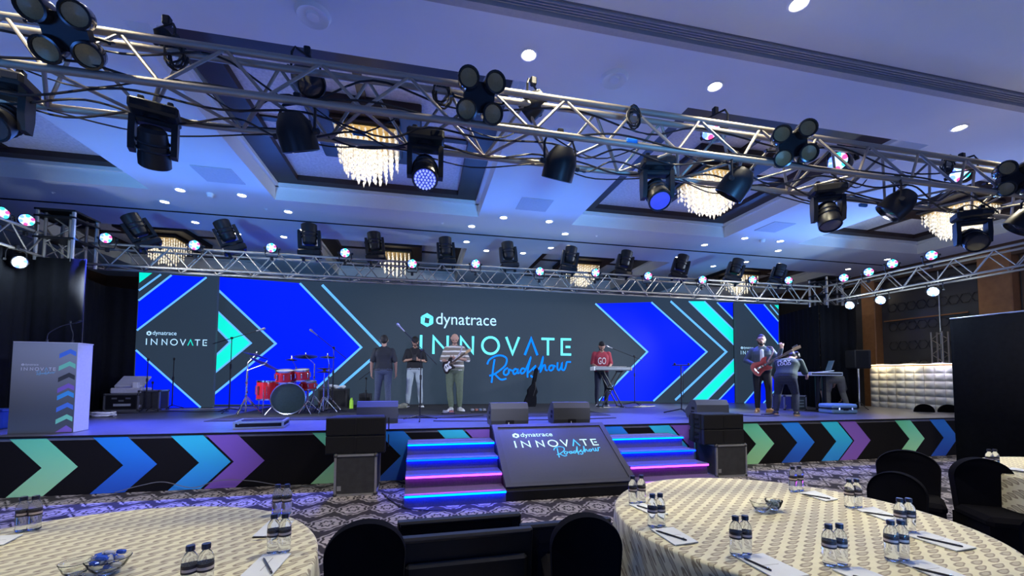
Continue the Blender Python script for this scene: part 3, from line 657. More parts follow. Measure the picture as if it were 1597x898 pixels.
# hanging moving heads under the near truss
def hang(u, v): p = gy(u, v, 3.3); return (p.x, p.y, p.z)
mover(hang(243, 168), .35, -2.45, 'hanging moving head with a tilted glossy lens near the lectern end of the near truss', -1, .80, mat('mirror_lens', (.02, .03, .06), .04, noise=0, coat=1.), group='moving heads hanging under the near truss')
mover(hang(664, 209), 0., 2.5, 'hanging wash light with a blue LED dot face below the middle blinder', -1, .84, m_lblue, group='moving heads hanging under the near truss', ring=True)
mover(hang(1024, 250), -.2, 2.5, 'hanging moving head between two par cans right of the middle blinder', -1, .84, m_lblue, group='moving heads hanging under the near truss')
mover(hang(1290, 291), -.5, 2.75, 'hanging moving head with open yoke between the third blinder and the wood wall', -1, .82, mat('pale_lens', (.10, .10, .14), .15, noise=.1), group='moving heads hanging under the near truss')
mover(hang(1515, 330), -.7, 2.2, 'hanging moving head in front of the glowing wall-side chandelier', -1, .84, None, group='moving heads hanging under the near truss')
mover(hang(5, 118), .2, 2.3, 'hanging moving head cut by the picture edge above the lectern', -1, .85, None, group='moving heads hanging under the near truss')
NP = 'par cans hanging under the near truss'
par(gy(470, 236, 3.2), (.22, .50, -.95), 'black par can between the first and second hanging moving heads', None, .128, .25, NP)
par(gy(868, 280, 3.2), (-.12, .48, -.9), 'black par can with a pale back label right after the blue dotted wash light', None, .128, .25, NP)
par(gy(1135, 306, 3.2), (-.38, .5, -.8), 'black par can in front of the square chandelier', None, .128, .25, NP)
par(gy(1384, 334, 3.2), (-.5, .5, -.7), 'black par can near the blue tape on the near truss', None, .128, .25, NP)
par(gy(1584, 358, 3.2), (-.4, .5, -.7), 'black par can cut by the picture edge on the near truss', None, .128, .25, NP)
NB = 'par cans behind the near truss top'
par(gy(487, 133, 3.42), (.55, -.5, -.75), 'dark par can tucked behind the truss bracing above the large chandelier', None, .11, .24, NB)
par(gy(818, 178, 3.42), (-.6, .5, -.5), 'dark par can just behind the middle blinder', None, .10, .22, NB)
par(gy(1108, 202, 3.42), (-.9, -.42, -.12), 'par can showing a thin strip of coloured LEDs above the square chandelier', 'b', .10, .22, NB)
par(gy(1306, 252, 3.42), (-.93, -.36, -.12), 'par can glowing green and red behind the third blinder', 'b', .10, .22, NB)
par(gy(1497, 270, 3.42), (-.9, -.3, -.1), 'par can glowing blue green near the wood wall end of the near truss', 'b', .10, .22, NB)
par(gy(270, 78, 3.42), (.3, .6, -.5), 'small black lamp tied to the near truss beside the first blinder', None, .06, .14, NB)
# stage truss: lit par cans and standing moving heads
PX = [(165, 371), (303, 382), (423, 386), (538, 394), (643, 411), (742, 411), (842, 423), (929, 425), (1011, 430), (1096, 436), (1174, 436), (1230, 437)]
for k, (u, v) in enumerate(PX):
    p = gy(u, v, 8.42); par(p, (-.22*p.x/4, -1, -.12), '%s lit LED par can from the lectern end of the stage truss' % ORD[k], 'b', .092, .2, 'lit par cans on the stage truss', -1)
    lamp('SPOT', p+Vector((0, -.05, 0)), p+Vector((-.03*p.x, -1.2, .10)), 55, (.06, .22, 1), .1, 155, 1., 'par_light_beam')
    lamp('SPOT', p+Vector((0, -.06, -.03)), p+Vector((0, -.34, -1)), 1500 if k < 8 else 600, (.06, .09, 1), .1, 54, .7, 'par_deck_beam')
MX = [(235, .5, 1.0, 1), (368, .35, .8, 1), (484, .1, .12, 1.05), (587, 0, .2, .95), (697, 0, .15, .95), (795, 0, .2, .95), (885, -.1, -.3, .95), (970, -.2, -.4, .95), (1056, -.3, -.5, .95), (1140, -.4, -.6, .95), (1208, -.5, -.6, .85)]
for k, (u, yw, tl, sc) in enumerate(MX):
    p = gy(u, 400+(u-400)*.052, 8.78); x = p.x
    mover((x, 8.78, 3.87), yw, 0, '%s upright moving head from the lectern end along the stage truss' % ORD[k], 1, sc*1.18, None, 'moving heads standing on the stage truss').rotation_euler = (0, -tl*.55, yw)
# side truss lamps
for k, (u, v) in enumerate(((1316, 433), (1355, 424), (1392, 411), (1453, 398))):
    p = gx(u, v, 9.8); par(p, (-.8, -.75, -.15), '%s lit par can from the stage along the wood-wall side truss' % ORD[k], 'b', .098, .2, 'lit par cans on the side trusses', -1)
    lamp('SPOT', p+Vector((-.1, -.08, 0)), p+Vector((-1, -.6, .0)), 60, (.06, .2, 1), .1, 160, 1., 'par_light_beam')
for k, (u, v) in enumerate(((1325, 476), (1373, 468), (1455, 455))):
    p = gx(u, v, 9.8); par(p, (-.85, -.2, -.35), '%s white lamp from the stage below the wood-wall side truss' % ORD[k], 'w', .10, .2, 'white lamps under the side trusses')
    lamp('SPOT', p+Vector((-.12, -.03, -.05)), (3.5, 9.6, 1.2), 650, (.80, .90, 1), .08, 75, .8, 'side_lamp_beam')
    lamp('POINT', p+Vector((-.16, -.1, -.05)), None, 14, (.7, .88, 1), .08, name='side_lamp_spill')
p = gx(42, 343, -6.1); par(p, (.75, -.8, -.1), 'lit par can on the side truss above the lectern', 'b', .098, .2, 'lit par cans on the side trusses', -1)
p = gx(2, 332, -6.1); par(p, (.85, -.6, -.1), 'lit par can at the picture edge above the lectern', 'b', .098, .2, 'lit par cans on the side trusses', -1)
p = gx(31, 409, -6.0); par(p, (.9, -.4, -.3), 'bright white lamp against the black cloth above the lectern', 'w', .10, .2, 'white lamps under the side trusses')
lamp('SPOT', p+Vector((.12, -.04, -.05)), (.5, 10, 1.2), 900, (.80, .90, 1), .08, 75, .8, 'side_lamp_beam'); lamp('POINT', p+Vector((.16, -.1, -.05)), None, 14, (.7, .88, 1), .08, name='side_lamp_spill')

# ------------------------------------------------------------------ cables on the near truss
def cable(label, pts, r=.009, name='cable', n=6, grp='cables on the near truss', m=None):
    P = spline(pts, n); o0 = Vector(pts[0]); o = MB().tube([p-o0 for p in P], r, 5).obj(name, m or m_cable, None, 60, o0); return tag(o, label, 'cable', grp)
rnd = random.Random(3)
def run(label, y, z, x0, x1, step, sag, r=.008):
    pts = []; x = x0; hi = True
    while x < x1:
        pts.append((x, y+rnd.uniform(-.03, .03), z-(0 if hi else rnd.uniform(.3, 1.)*sag))); hi = not hi; x += step*rnd.uniform(.6, 1.4)
    cable(label, pts, r)
run('black cable lying along the lower near chord of the front truss', 3.05, 3.51, -3.2, 6.4, .5, .05)
run('black cable swagged beneath the lower near chord of the front truss', 3.15, 3.46, -3., 6.2, .42, .16)
run('black cable looping between the two lower chords of the front truss', 3.32, 3.44, -3.2, 6.3, .45, .13)
run('thin black cable strung along the back chord of the front truss', 3.5, 3.51, -3., 6.4, .55, .12)
run('slack black cable under the back chord of the front truss', 3.45, 3.42, -2.6, 6., .6, .10, .006)
run('black cable wound loosely around the top chord of the front truss', 3.25, 3.82, -3., 6.3, .8, .26)
run('second thin cable hung inside the front truss between braces', 3.30, 3.65, -2.8, 6.2, .5, .22, .006)
run('thick supply cable resting on the lower near chord of the front truss', 3.10, 3.50, -3.4, 6.2, .9, .03, .013)
def hank(u, v, y, r, label, loops=6):
    c = gy(u, v, y); pts = []
    for k in range(loops*14):
        a = 2*PI*k/14; rr_ = r*(1+.25*math.sin(k*.37)); pts.append((math.cos(a)*rr_*.7, (k/(loops*14)-.5)*.06+.01*math.sin(k), math.sin(a)*rr_))
    tag(MB().tube(pts, .007, 5).obj('cable_coil', m_cable, None, 60, c), label, 'cable coil', 'cable coils on the near truss')
hank(988, 184, 3.15, .075, 'tied coil of black cable dangling from the top of the near truss'); hank(690, 148, 3.3, .09, 'loose black cable coil beside the middle blinder')
hank(275, 88, 3.3, .08, 'black cable coil by the small tied lamp near the first blinder'); hank(1478, 258, 3.3, .08, 'black cable coil near the wood wall end of the near truss')
for u, v, lb in ((560, 208, 'blue tape strip on the truss brace above the large chandelier'), (985, 220, 'blue connector taped to the lower chord right of the middle blinder'), (1346, 320, 'bright blue tape tag on the near truss before the wall chandelier')):
    c = gy(u, v, 3.05 if u == 985 else 3.5); tag(MB().box((0, 0, 0), (.10, .03, .035), ch=.008).obj('tape_tag', mat('blue_tape', (.02, .22, .6), .5), None, 35, c), lb, 'tape', 'blue tags on the near truss')

# beams of the near-truss par cans that face the stage
for (u, v), tgt, e, c in (((470, 236), (-4.4, 7.6, 1.2), 800, (.5, .55, 1)), ((868, 280), (.6, 9.2, 1.3), 800, (.62, .66, 1)), ((1135, 306), (4.4, 9.4, 1.2), 650, (.62, .66, 1)), ((1384, 334), (8.0, 8.0, 1.2), 260, (.75, .78, 1))):
    p = gy(u, v, 3.2); d = (Vector(tgt)-p).normalized(); lamp('SPOT', p+d*.06, tgt, e, c, .07, 52, .9, 'par_beam')
# ------------------------------------------------------------------ lectern
def rot(p, a): return Vector((p[0]*math.cos(a)-p[1]*math.sin(a), p[0]*math.sin(a)+p[1]*math.cos(a), p[2]))
LR = .10; LP = Vector((-5.0, 7.02, S+.001)); LW_, LD_, LH_ = .68, .32, 1.215
lec = thing('lectern', 'grey and white lectern with printed arrows at the stage edge', 'lectern', LP); RM = Matrix.Rotation(LR, 4, 'Z')
m_lf = mat('lectern_print', (.10, .11, .115), .45, noise=0); n = NX(m_lf); x, y, z = n.sep(n.coord()); n.col(n.mix(n.smooth(z, .2, 1.25), (.085, .095, .10), (.34, .37, .39)))
MB(RM).box((0, 0, LH_/2), (LW_, LD_, LH_), ch=.006).obj('body', mat('lectern_white', (.46, .46, .54), .5), lec, 0)
MB(RM).box((0, -LD_/2-.004, LH_/2), (LW_-.004, .008, LH_-.004)).obj('front_panel', m_lf, lec, 0)
MB(RM).box((0, 0, LH_+.006), (LW_+.01, LD_+.01, .014), ch=.004).obj('top', mat('lectern_top', (.5, .5, .52), .4), lec, 0)
pl = Plane(LP+rot((-LW_/2, -LD_/2-.009, 0), LR), rot((1, 0, 0), LR), rot((0, -1, 0), LR), lec)
P_W = mat('print_white', (.80, .82, .84), .5, noise=.02); P_C = mat('print_cyan', (.22, .58, .80), .5, noise=.02)
logo(pl, .10, .84, .36, (P_W, P_W, P_C), True, .002)
PG = {'b': mat('print_blue', (.08, .22, .72), .5, noise=.05), 'g': mat('print_green', (.22, .72, .45), .5, noise=.05), 'p': mat('print_purple', (.24, .14, .52), .5, noise=.05), 'c': mat('print_sky', (.06, .36, .74), .5, noise=.05), 'k': mat('print_dark', (.05, .055, .06), .5)}
for zc, c in ((1.07, 'b'), (.90, 'g'), (.745, 'k'), (.60, 'p'), (.50, 'c'), (.34, 'b'), (.18, 'g'), (.03, 'p')):
    w, hh_, th = .115, .07, .062; x0 = .605
    pts = [(x0-w, zc), (x0, zc+hh_), (x0+w*.55, zc+hh_-.55*hh_), (x0+w*.55, zc+hh_-.55*hh_-th), (x0, zc+hh_-th), (x0-w, zc-th)]
    if zc < .1: pts = [(x0-w, zc-.02), (x0, zc+hh_), (x0+w*.55, zc+.02), (x0+w*.55, zc-.02)]
    pl.poly('arrow_print', [pl.uv(max(a, 0), max(b, .004)) for a, b in pts], PG[c], .0015)
for dx, hx_, lb in ((-.12, .32, 'long bent gooseneck microphone on the lectern'), (.16, -.04, 'short upright gooseneck microphone on the lectern')):
    b = LP+rot((dx, .05, LH_+.013), LR); t = thing('gooseneck_microphone', lb, 'microphone', b, 0, 'lectern microphones')
    MB().cyl((0, 0, 0), (0, 0, .05), .018, .014).obj('base', m_plast, t)
    pth = spline([(0, 0, .05), (.02 if hx_ > 0 else .0, 0, .14), (hx_*.5, 0, .24 if hx_ > 0 else .2), (hx_, 0, .29)], 8); MB().tube(pth, .006, 6).obj('neck', m_gum, t)
    MB().tube([pth[-1], pth[-1]+Vector((hx_*.12+.005, 0, .02)), pth[-1]+Vector((hx_*.2+.01, 0, .03))], [.013, .015, .010], 8).obj('head', m_plast, t)

# ------------------------------------------------------------------ generic props
def caseb(name, label, c, d, rz=0., cat='flight case', group='flight cases', face=None, corner=True, pm_=None):
    """flight case: panels, aluminium edge angles, ball corners"""
    t = thing(name, label, cat, c, rz, group); w, dd, h = d
    MB().box((0, 0, h/2), (w-.02, dd-.02, h-.02)).obj('panel_box', pm_ or mat('case_panel', (.035, .036, .04), .6, noise=.5, nscale=12), t, 0)
    e = .028
    for sx in (-1, 1):
        for sy in (-1, 1): MB().box((sx*(w/2-e/2), sy*(dd/2-e/2), h/2), (e, e, h)).obj('edge_angle', m_alu, t, 0)
    for z in (e/2, h-e/2):
        for s_ in (-1, 1):
            MB().box((0, s_*(dd/2-e/2), z), (w-2*e, e, e)).obj('edge_angle', m_alu, t, 0); MB().box((s_*(w/2-e/2), 0, z), (e, dd-2*e, e)).obj('edge_angle', m_alu, t, 0)
    if corner:
        for sx in (-1, 1):
            for sy in (-1, 1):
                for z in (.02, h-.02): MB().box((sx*(w/2-.018), sy*(dd/2-.018), z), (.06, .06, .06), ch=.02).obj('ball_corner', mat('worn_corner', (.07, .07, .075), .45, .4), t)
    MB().box((-w*.38, -dd/2+.006, .10), (.05, .006, .06)).obj('label_plate', m_alu, t, 0)
    return t
caseb('flight_case', 'scuffed flight case standing under the loudspeaker stack by the drum side steps', (-.83, 6.10, .001), (.53, .52, .535))
caseb('flight_case', 'flight case with silver edges under the loudspeaker stack beyond the cream table', (4.79, 6.08, .001), (.56, .54, .505))
def line_array(c, w, rz, labels):
    for k in range(2):
        z = c[2]+k*.236; t = thing('line_array_speaker', labels[k], 'loudspeaker', (c[0], c[1], z), rz, 'stacked line array loudspeakers'); h = .228; d = .42
        sh = [(-w/2, 0), (w/2, 0), (w/2-.05, d), (-w/2+.05, d)]
        MB().prism(sh, .0, h).obj('cabinet', mat('speaker_cabinet', (.016, .016, .019), .6, noise=.3, nscale=200), t, 0)
        for s_ in (-1, 1): MB().box((s_*w*.25, -.004, h/2), (w*.5-.012, .012, h-.02), ch=.004).obj('grille', m_grille, t, 0)
        MB().box((0, -.007, h/2), (.02, .016, h-.03)).obj('centre_bar', m_plast, t, 0)
        for s_ in (-1, 1):
            for y in (.1, .3): 
                xo = s_*(w/2-.05*y/d+.004)
                MB().box((xo, y, h/2), (.018, .05, h+.006), ch=.004).obj('rigging_plate', m_plast, t, 0)
            for z2 in (.07, .15): MB().box((s_*(w/2-.02), .20, z2), (.02, .11, .045), ch=.008).obj('handle_recess', m_black, t, 0)
            rod('grab_bar', (s_*(w/2+.02), .33, .03), (s_*(w/2+.02), .33, h-.03), .008, m_plast, t)
line_array((-.84, 5.86, .54), .74, 0, ['lower loudspeaker of the stack by the drum side steps', 'upper loudspeaker of the stack by the drum side steps'])
line_array((4.68, 5.84, .51), .72, 0, ['lower loudspeaker of the stack beyond the cream table', 'upper loudspeaker of the stack beyond the cream table'])
def wedge(c, w, rz, label):
    t = thing('stage_monitor', label, 'stage monitor', c, rz, 'floor monitor wedges'); prof = [(0.02, 0), (.38, 0), (.46, .14), (.20, .36), (.06, .36), (0, .27), (-.01, .08)]
    M = Matrix(((0, 0, 1, 0), (1, 0, 0, 0), (0, 1, 0, 0), (0, 0, 0, 1)))
    mm = mat('wedge_paint', (.06, .064, .068), .5, noise=.25, nscale=180)
    MB().prism(prof, -w/2, w/2, M=M).obj('cabinet', mm, t, 20)
    MB().prism([(.375, .02), (.395, .02), (.455, .14), (.205, .352), (.19, .34), (.43, .138)], -w/2+.03, w/2-.03, M=M).obj('grille', m_grille, t, 0)
    for s_ in (-1, 1):
        for y, z in ((.14, .20), (.16, .12)): MB().box((s_*(w/2+.001), y, z), (.006, .11, .05), ch=.003).obj('handle_recess', m_black, t, 0)
    p = MB().box((0, -.004, .05), (.14, .03, .07), ch=.005).obj('connector_panel', m_black, t, 0)
    MB().tube(spline([(-.02, -.02, .05), (-.03, -.06, .03), (.0, -.07, .01), (.06, -.05, .006)], 5), .006, 5).obj('plug_lead', mat('grey_lead', (.4, .4, .42), .5), p)
    return t
z0 = S+.001
wedge((1.40, 6.70, z0), .62, 0, 'floor monitor at the stage edge before the bald guitarist'); wedge((2.47, 6.72, z0), .63, -.06, 'floor monitor at the stage edge above the sloping display')
wedge((5.42, 7.05, z0), .64, -.12, 'floor monitor behind the loudspeaker stack beyond the cream table'); wedge((-.72, 7.35, z0), .66, .05, 'floor monitor behind the loudspeaker stack by the drum side')

def tripod(t, h0=.22, r=.30, ang=0., m=None, rr_=.009):
    for k in range(3):
        a = ang+k*2*PI/3; rod('leg', (0, 0, h0*.35), (math.cos(a)*r, math.sin(a)*r, .012), rr_, m or m_plast, t)
        MB().ball((math.cos(a)*r, math.sin(a)*r, .012), .014, n=8).obj('rubber_foot', m_gum, t)
def V(p): return Vector(p)
def mic_stand(label, base, top, boom=None, mic=True, m=None, group='microphone stands', r=.30, ang=.5):
    base = V(base); t = thing('microphone_stand', label, 'microphone stand', base, 0, group); m = m or m_plast; top = V(top)-base
    tripod(t, .25, r, ang, m); rod('pole', (0, 0, .06), (0, 0, top.z*.62), .013, m, t); rod('inner_pole', (0, 0, top.z*.55), (top.x*.0, 0, top.z), .009, m, t)
    MB().cyl((0, 0, top.z*.58), (0, 0, top.z*.65), .02, n=10).obj('height_clutch', m_plast, t)
    tip = V((0, 0, top.z)); d = V((0, 0, 1))
    if boom:
        a, b = V(boom[0])-base, V(boom[1])-base; rod('boom_arm', a, b, .008, m, t); MB().cyl(V((-.02, 0, top.z)), V((.02, 0, top.z)), .024, n=10).obj('boom_knuckle', m_plast, t)
        tip = b; d = (b-a).normalized()
    if mic:
        MB().tube([tip, tip+d*.05, tip+d*.13, tip+d*.15, tip+d*.18, tip+d*.20], [.012, .013, .016, .026, .026, .010], 10).obj('microphone', m_plast if not boom else mat('mic_metal', (.35, .35, .37), .35, .7), t)
    else:
        MB().box(tip+V((0, 0, .02)), (.03, .05, .06), ch=.01).obj('mic_clip', m_gum, t)
    return t
def on(u, v, z=z0): return gz(u, v, z)
b = on(357, 643); mic_stand('tall boom microphone stand before the drum kit', b, gy(362, 527, b.y), (gy(332, 536, b.y), gy(400, 516, b.y-.3)))
b = on(518, 643); mic_stand('overhead boom stand angled above the drum kit', b, gy(517, 542, b.y), (gy(540, 559, b.y), gy(495, 523, b.y)))
b = on(655, 655); mic_stand('vocal microphone stand with raised boom between the standing men', b, gy(657, 547, b.y), (gy(681, 568, b.y), gy(631, 517, b.y)), r=.34)
b = on(990, 632); mic_stand('boom microphone stand reaching over the keyboard', b, gy(988, 555, b.y), (gy(1003, 562, b.y), gy(955, 543, b.y)))
for u, v, tu, tv, lb in ((268, 637, 269, 561, 'empty black microphone stand before the narrow LED wing nearer the drums'), (290, 634, 292, 561, 'second empty microphone stand before the narrow LED wing'), (227, 642, 228, 562, 'slim black stand beside the silver cases')):
    b = on(u, v); mic_stand(lb, b, gy(tu, tv, b.y), None, False, r=.2)
b = on(236, 640); mic_stand('short black stand with a clip beside the silver cases', b, gy(236, 598, b.y), None, False, r=.16)
b = on(570, 640); mic_stand('low boom stand angled at the amplifier behind the man in black', b, gy(566, 590, b.y), (gy(560, 592, b.y), gy(595, 566, b.y)), False)
# tablet stand
b = on(1063, 645); t = thing('tablet_stand', 'black tripod stand with a flat cross tray before the blue chevron', 'music stand', b); top = gy(1058, 570, b.y)-b
tripod(t, .3, .36, .3, rr_=.012); rod('pole', (0, 0, .08), (0, 0, top.z), .013, m_plast, t); rod('side_rod', (.05, 0, .35), (.05, 0, top.z-.02), .006, m_plast, t)
MB().box((0, 0, top.z+.01), (.36, .12, .02), ch=.006).obj('tray', m_plast, t)
for s_ in (-1, 1): MB().box((s_*.17, -.03, top.z+.035), (.03, .05, .05), ch=.008).obj('tray_grip', m_gum, t)

# ------------------------------------------------------------------ drum kit
m_red = mat('red_lacquer', (.52, .015, .025), .2, noise=.2, nscale=5, coat=.8); m_head = mat('drum_head_white', (.72, .72, .72), .5); m_bhead = mat('bass_drum_head', (.03, .055, .055), .35, noise=.3)
m_cym = mat('cymbal_bronze', (.34, .25, .12), .28, .9, noise=.2, nscale=40)
def drum(name, label, c, r, h, ax, head, legs=0, lugs=8, stand=None):
    t = thing(name, label, 'drum', c, 0, 'drums of the red kit'); M = frame(ax).to_4x4()
    MB(M).lathe([(r*.985, 0), (r, .01), (r, h-.01), (r*.985, h)], 28).obj('shell', m_red, t)
    for z in (0, h): MB(M).lathe([(r*.97, z-.012), (r*1.03, z-.016), (r*1.04, z+.016), (r*.97, z+.012)], 28).obj('hoop', m_chrome, t)
    MB(M).lathe([(.001, h+.004), (r*.98, h)], 28).obj('head', head, t); MB(M).lathe([(.001, -.004), (r*.98, 0)], 28).obj('head', head, t)
    for k in range(lugs):
        a = 2*PI*k/lugs+.2; MB(M).box((math.cos(a)*(r+.012), math.sin(a)*(r+.012), h/2), (.022, .022, h*.5), ch=.006).obj('lug', m_chrome, t)
    return t
kb = on(447, 647); bd = V((kb.x+.02, kb.y, z0+.325))
bdr = drum('bass_drum', 'big bass drum with dark front head in the red drum kit', bd, .31, .42, (-.26, 1, 0), m_bhead)
for s_ in (-1, 1): rod('spur', (s_*.28, .12, -.10), (s_*.42, .02, -.318), .010, m_chrome, bdr)
def dz(u, v, y): return gy(u, v, y)
c = dz(444, 595, bd.y+.12); tt = drum('rack_tom', 'red rack tom mounted above the bass drum nearer the lectern', c, .165, .22, (.02, -.18, 1), m_head)
c = dz(471, 592, bd.y+.15); t2_ = drum('rack_tom', 'smaller red rack tom mounted above the bass drum nearer the singer', c, .145, .20, (-.02, -.18, 1), m_head)
for o_ in (tt, t2_): rod('tom_arm', (0, .02, .05), (bd.x-o_.location.x, bd.y+.2-o_.location.y, bd.z+.3-o_.location.z), .012, m_chrome, o_)
c = on(419, 641); ft = drum('floor_tom', 'red floor tom on chrome legs beside the bass drum', V((c.x+.20, bd.y+.30, z0+.30)), .21, .36, (0, 0, 1), m_head)
for k in range(3): a = k*2*PI/3+.5; rod('leg', (math.cos(a)*.23, math.sin(a)*.23, .2), (math.cos(a)*.25, math.sin(a)*.25, -.298), .009, m_chrome, ft)
c = dz(481, 606, bd.y+.45); sd = drum('snare_drum', 'red snare drum behind the bass drum on its stand', c, .155, .15, (0, -.1, 1), m_head)
sd_h = c.z-z0
for k in range(3): a = k*2*PI/3; rod('stand_leg', (0, 0, -.25), (math.cos(a)*.25, math.sin(a)*.25, -sd_h+.006), .009, m_chrome, sd)
rod('stand_pole', (0, 0, -.3), (0, 0, -.0), .012, m_chrome, sd)
def cymbal(label, c, r, base_xy, tilt=(0, -.2), two=False, boom=True):
    c = V(c); b = V((base_xy[0], base_xy[1], z0)); t = thing('cymbal_stand', label, 'cymbal', b, 0, 'cymbals of the drum kit'); q = c-b
    for k in range(3):
        a = .4+k*2*PI/3
        for zz_ in (.34, .30): rod('leg', (math.cos(a)*.02, math.sin(a)*.02, zz_), (math.cos(a)*.27, math.sin(a)*.27, .012 if zz_ > .31 else .03), .007, m_chrome, t)
        MB().ball((math.cos(a)*.27, math.sin(a)*.27, .012), .014, n=8).obj('rubber_foot', m_gum, t)
    zk = q.z*.86; rod('pole', (0, 0, .05), (0, 0, zk), .0125, m_chrome, t); rod('boom_arm', (0, 0, zk), q, .008, m_chrome, t)
    for zz_ in (.4, .7): MB().cyl((0, 0, zk*zz_), (0, 0, zk*zz_+.04), .022, n=10).obj('wing_clutch', m_chrome, t)
    M = Matrix.Translation(q) @ Matrix.Rotation(tilt[0], 4, 'Y') @ Matrix.Rotation(tilt[1], 4, 'X')
    for k in range(2 if two else 1):
        z = k*.04; s_ = -1 if k else 1
        MB(M).lathe([(.006, z+.028*s_), (r*.16, z+.02*s_), (r*.24, z+.006*s_), (r*.6, z-.004*s_), (r, z-.016*s_), (r*.98, z-.02*s_), (r*.24, z+.001*s_), (.006, z+.015*s_)], 32).obj('cymbal_disc', m_cym, t)
    MB(M).cyl((0, 0, .03), (0, 0, .07), .012, n=8).obj('wing_nut', m_chrome, t)
Y0 = bd.y+.3
def xy(u, v, dy=0.): p = on(u, v); return (p.x, p.y+dy)
cymbal('thin crash cymbal rising highest on the lectern side of the kit', dz(399, 553, Y0+.2), .245, (dz(387, 553, Y0+.2).x, Y0+.2), (.28, -.12))
cymbal('large tilted ride cymbal low on the lectern side of the kit', dz(414, 567, Y0-.15), .30, (dz(384, 600, Y0-.1).x, Y0-.1), (.42, -.22))
cymbal('crash cymbal above the middle of the drum kit', dz(477, 555, Y0+.25), .235, (dz(490, 555, Y0+.3).x, Y0+.35), (-.06, -.14))
cymbal('small splash cymbal between the two rack toms', dz(455, 560, Y0+.2), .115, (dz(462, 560, Y0+.4).x, Y0+.42), (0, -.1))
cymbal('crash cymbal at the singer side of the drum kit', dz(511, 556, Y0+.45), .165, (dz(513, 560, Y0+.45).x, Y0+.48), (.0, -.1))
cymbal('hi-hat pair low at the singer side of the kit', dz(506, 579, Y0-.1), .15, (dz(506, 579, Y0-.1).x, Y0-.1), (0, -.05), True)
pz = thing('kick_pedal', 'chrome kick pedal behind the bass drum', 'pedal', (bd.x, bd.y+.58, z0)); MB().box((0, .1, .03), (.10, .28, .02)).obj('footboard', m_chrome, pz); rod('post', (.05, 0, .0), (.05, 0, .2), .008, m_chrome, pz)
b = V((bd.x+.1, bd.y+1.0, z0)); t = thing('drum_throne', 'round black drum stool behind the red kit', 'stool', b); MB().lathe([(.001, .52), (.15, .52), (.17, .48), (.16, .44), (.001, .44)], 24).obj('seat', m_plast, t); rod('pole', (0, 0, .1), (0, 0, .44), .016, m_chrome, t); tripod(t, .3, .26, .2, m_chrome)

# ------------------------------------------------------------------ cases, amps and clutter on the deck
def pbox(name, label, c, d, m, cat, rz=0, group=None, ch=.012, parts=()):
    t = thing(name, label, cat, c, rz, group); MB().box((0, 0, d[2]/2), d, ch=ch).obj('body', m, t)
    for nm, cc, dd, mm in parts: MB().box(cc, dd, ch=min(dd)*.2).obj(nm, mm, t)
    return t
m_amp = mat('amp_tolex', (.02, .02, .024), .7, noise=.3, nscale=120)
b = on(524, 634); a1 = pbox('guitar_amplifier', 'large black amplifier cabinet with a pale cloth on top behind the drums', (b.x, 11.0, z0), (.66, .40, .46), m_amp, 'amplifier', parts=(('grille_cloth', (0, -.202, .23), (.58, .012, .38), m_grille), ('handle', (0, 0, .47), (.16, .03, .03), m_gum)))
cl = MB()
for k in range(9): cl.ball((random.uniform(-.15, .15), random.uniform(-.1, .1), random.uniform(.02, .07)), random.uniform(.05, .08), (1, .8, .6), 10)
o = cl.obj('cloth', mat('pale_cloth', (.55, .58, .62), .9), None, 60, (b.x+.05, 11.0, z0+.463)); rm = o.modifiers.new('r', 'REMESH'); rm.mode = 'VOXEL'; rm.voxel_size = .02; tag(o, 'crumpled pale cloth on the large amplifier', 'cloth')
b = on(573, 633); pbox('guitar_amplifier', 'small black amplifier beside the green bottle', (b.x, 10.95, z0), (.28, .26, .34), m_amp, 'amplifier', parts=(('grille_cloth', (0, -.132, .14), (.24, .012, .22), m_grille), ('handle', (0, 0, .35), (.12, .03, .02), m_gum)))
b = on(557, 633); t = thing('water_bottle', 'bright lime green drink bottle by the amplifier', 'bottle', (b.x, 10.5, z0)); MB().lathe([(.001, 0), (.042, .0), (.044, .02), (.044, .19), (.03, .22)], 20).obj('body', mat('lime_plastic', (.45, .85, .06), .35, emit=None), t); MB().cyl((0, 0, .22), (0, 0, .26), .026, n=14).obj('cap', mat('lime_cap', (.35, .7, .05), .4), t)
b = on(618, 637); cl = MB()
for k in range(10): cl.ball((random.uniform(-.2, .2), random.uniform(-.08, .08), random.uniform(.03, .09)), random.uniform(.05, .085), (1.2, .8, .7), 10)
o = cl.obj('duffel_bag', mat('camo_fabric', (.22, .22, .17), .9, noise=.6, nscale=18), None, 60, (b.x, b.y, z0)); rm = o.modifiers.new('r', 'REMESH'); rm.mode = 'VOXEL'; rm.voxel_size = .02; tag(o, 'crumpled mottled bag on the deck behind the man in black', 'bag')
def pedal(label, u, v, w, d, n_):
    b = on(u, v); t = thing('effects_pedalboard', label, 'pedalboard', b, .05, 'effects pedals on the deck'); MB().box((0, 0, .02), (w, d, .04), ch=.008).obj('board', m_plast, t)
    for k in range(n_):
        x = (k-(n_-1)/2)*w/n_*.95; MB().box((x, 0, .06), (w/n_*.7, d*.55, .045), ch=.006).obj('pedal', mat('pedal_%d' % (k % 3), ((.25, .25, .27), (.30, .12, .08), (.12, .16, .25))[k % 3], .4), t)
        MB().cyl((x, -d*.15, .08), (x, -d*.15, .095), .012, n=8).obj('footswitch', m_chrome, t)
pedal('small effects pedal beside the feet of the man with his back turned', 603, 645, .20, .18, 1); pedal('black effects pedal at the feet of the bald guitarist', 699, 646, .26, .2, 2); pedal('row of pale effects pedals past the bald guitarist', 746, 643, .36, .2, 4)
b = on(396, 669); t = caseb('rack_tray_case', 'low silver edged equipment case lying open on the stage edge', (b.x+.02, b.y+.28, z0), (.66, .50, .11), .12, corner=False, pm_=m_black); MB().box((0, -.252, .055), (.5, .006, .05)).obj('slot', m_black, t, 0)
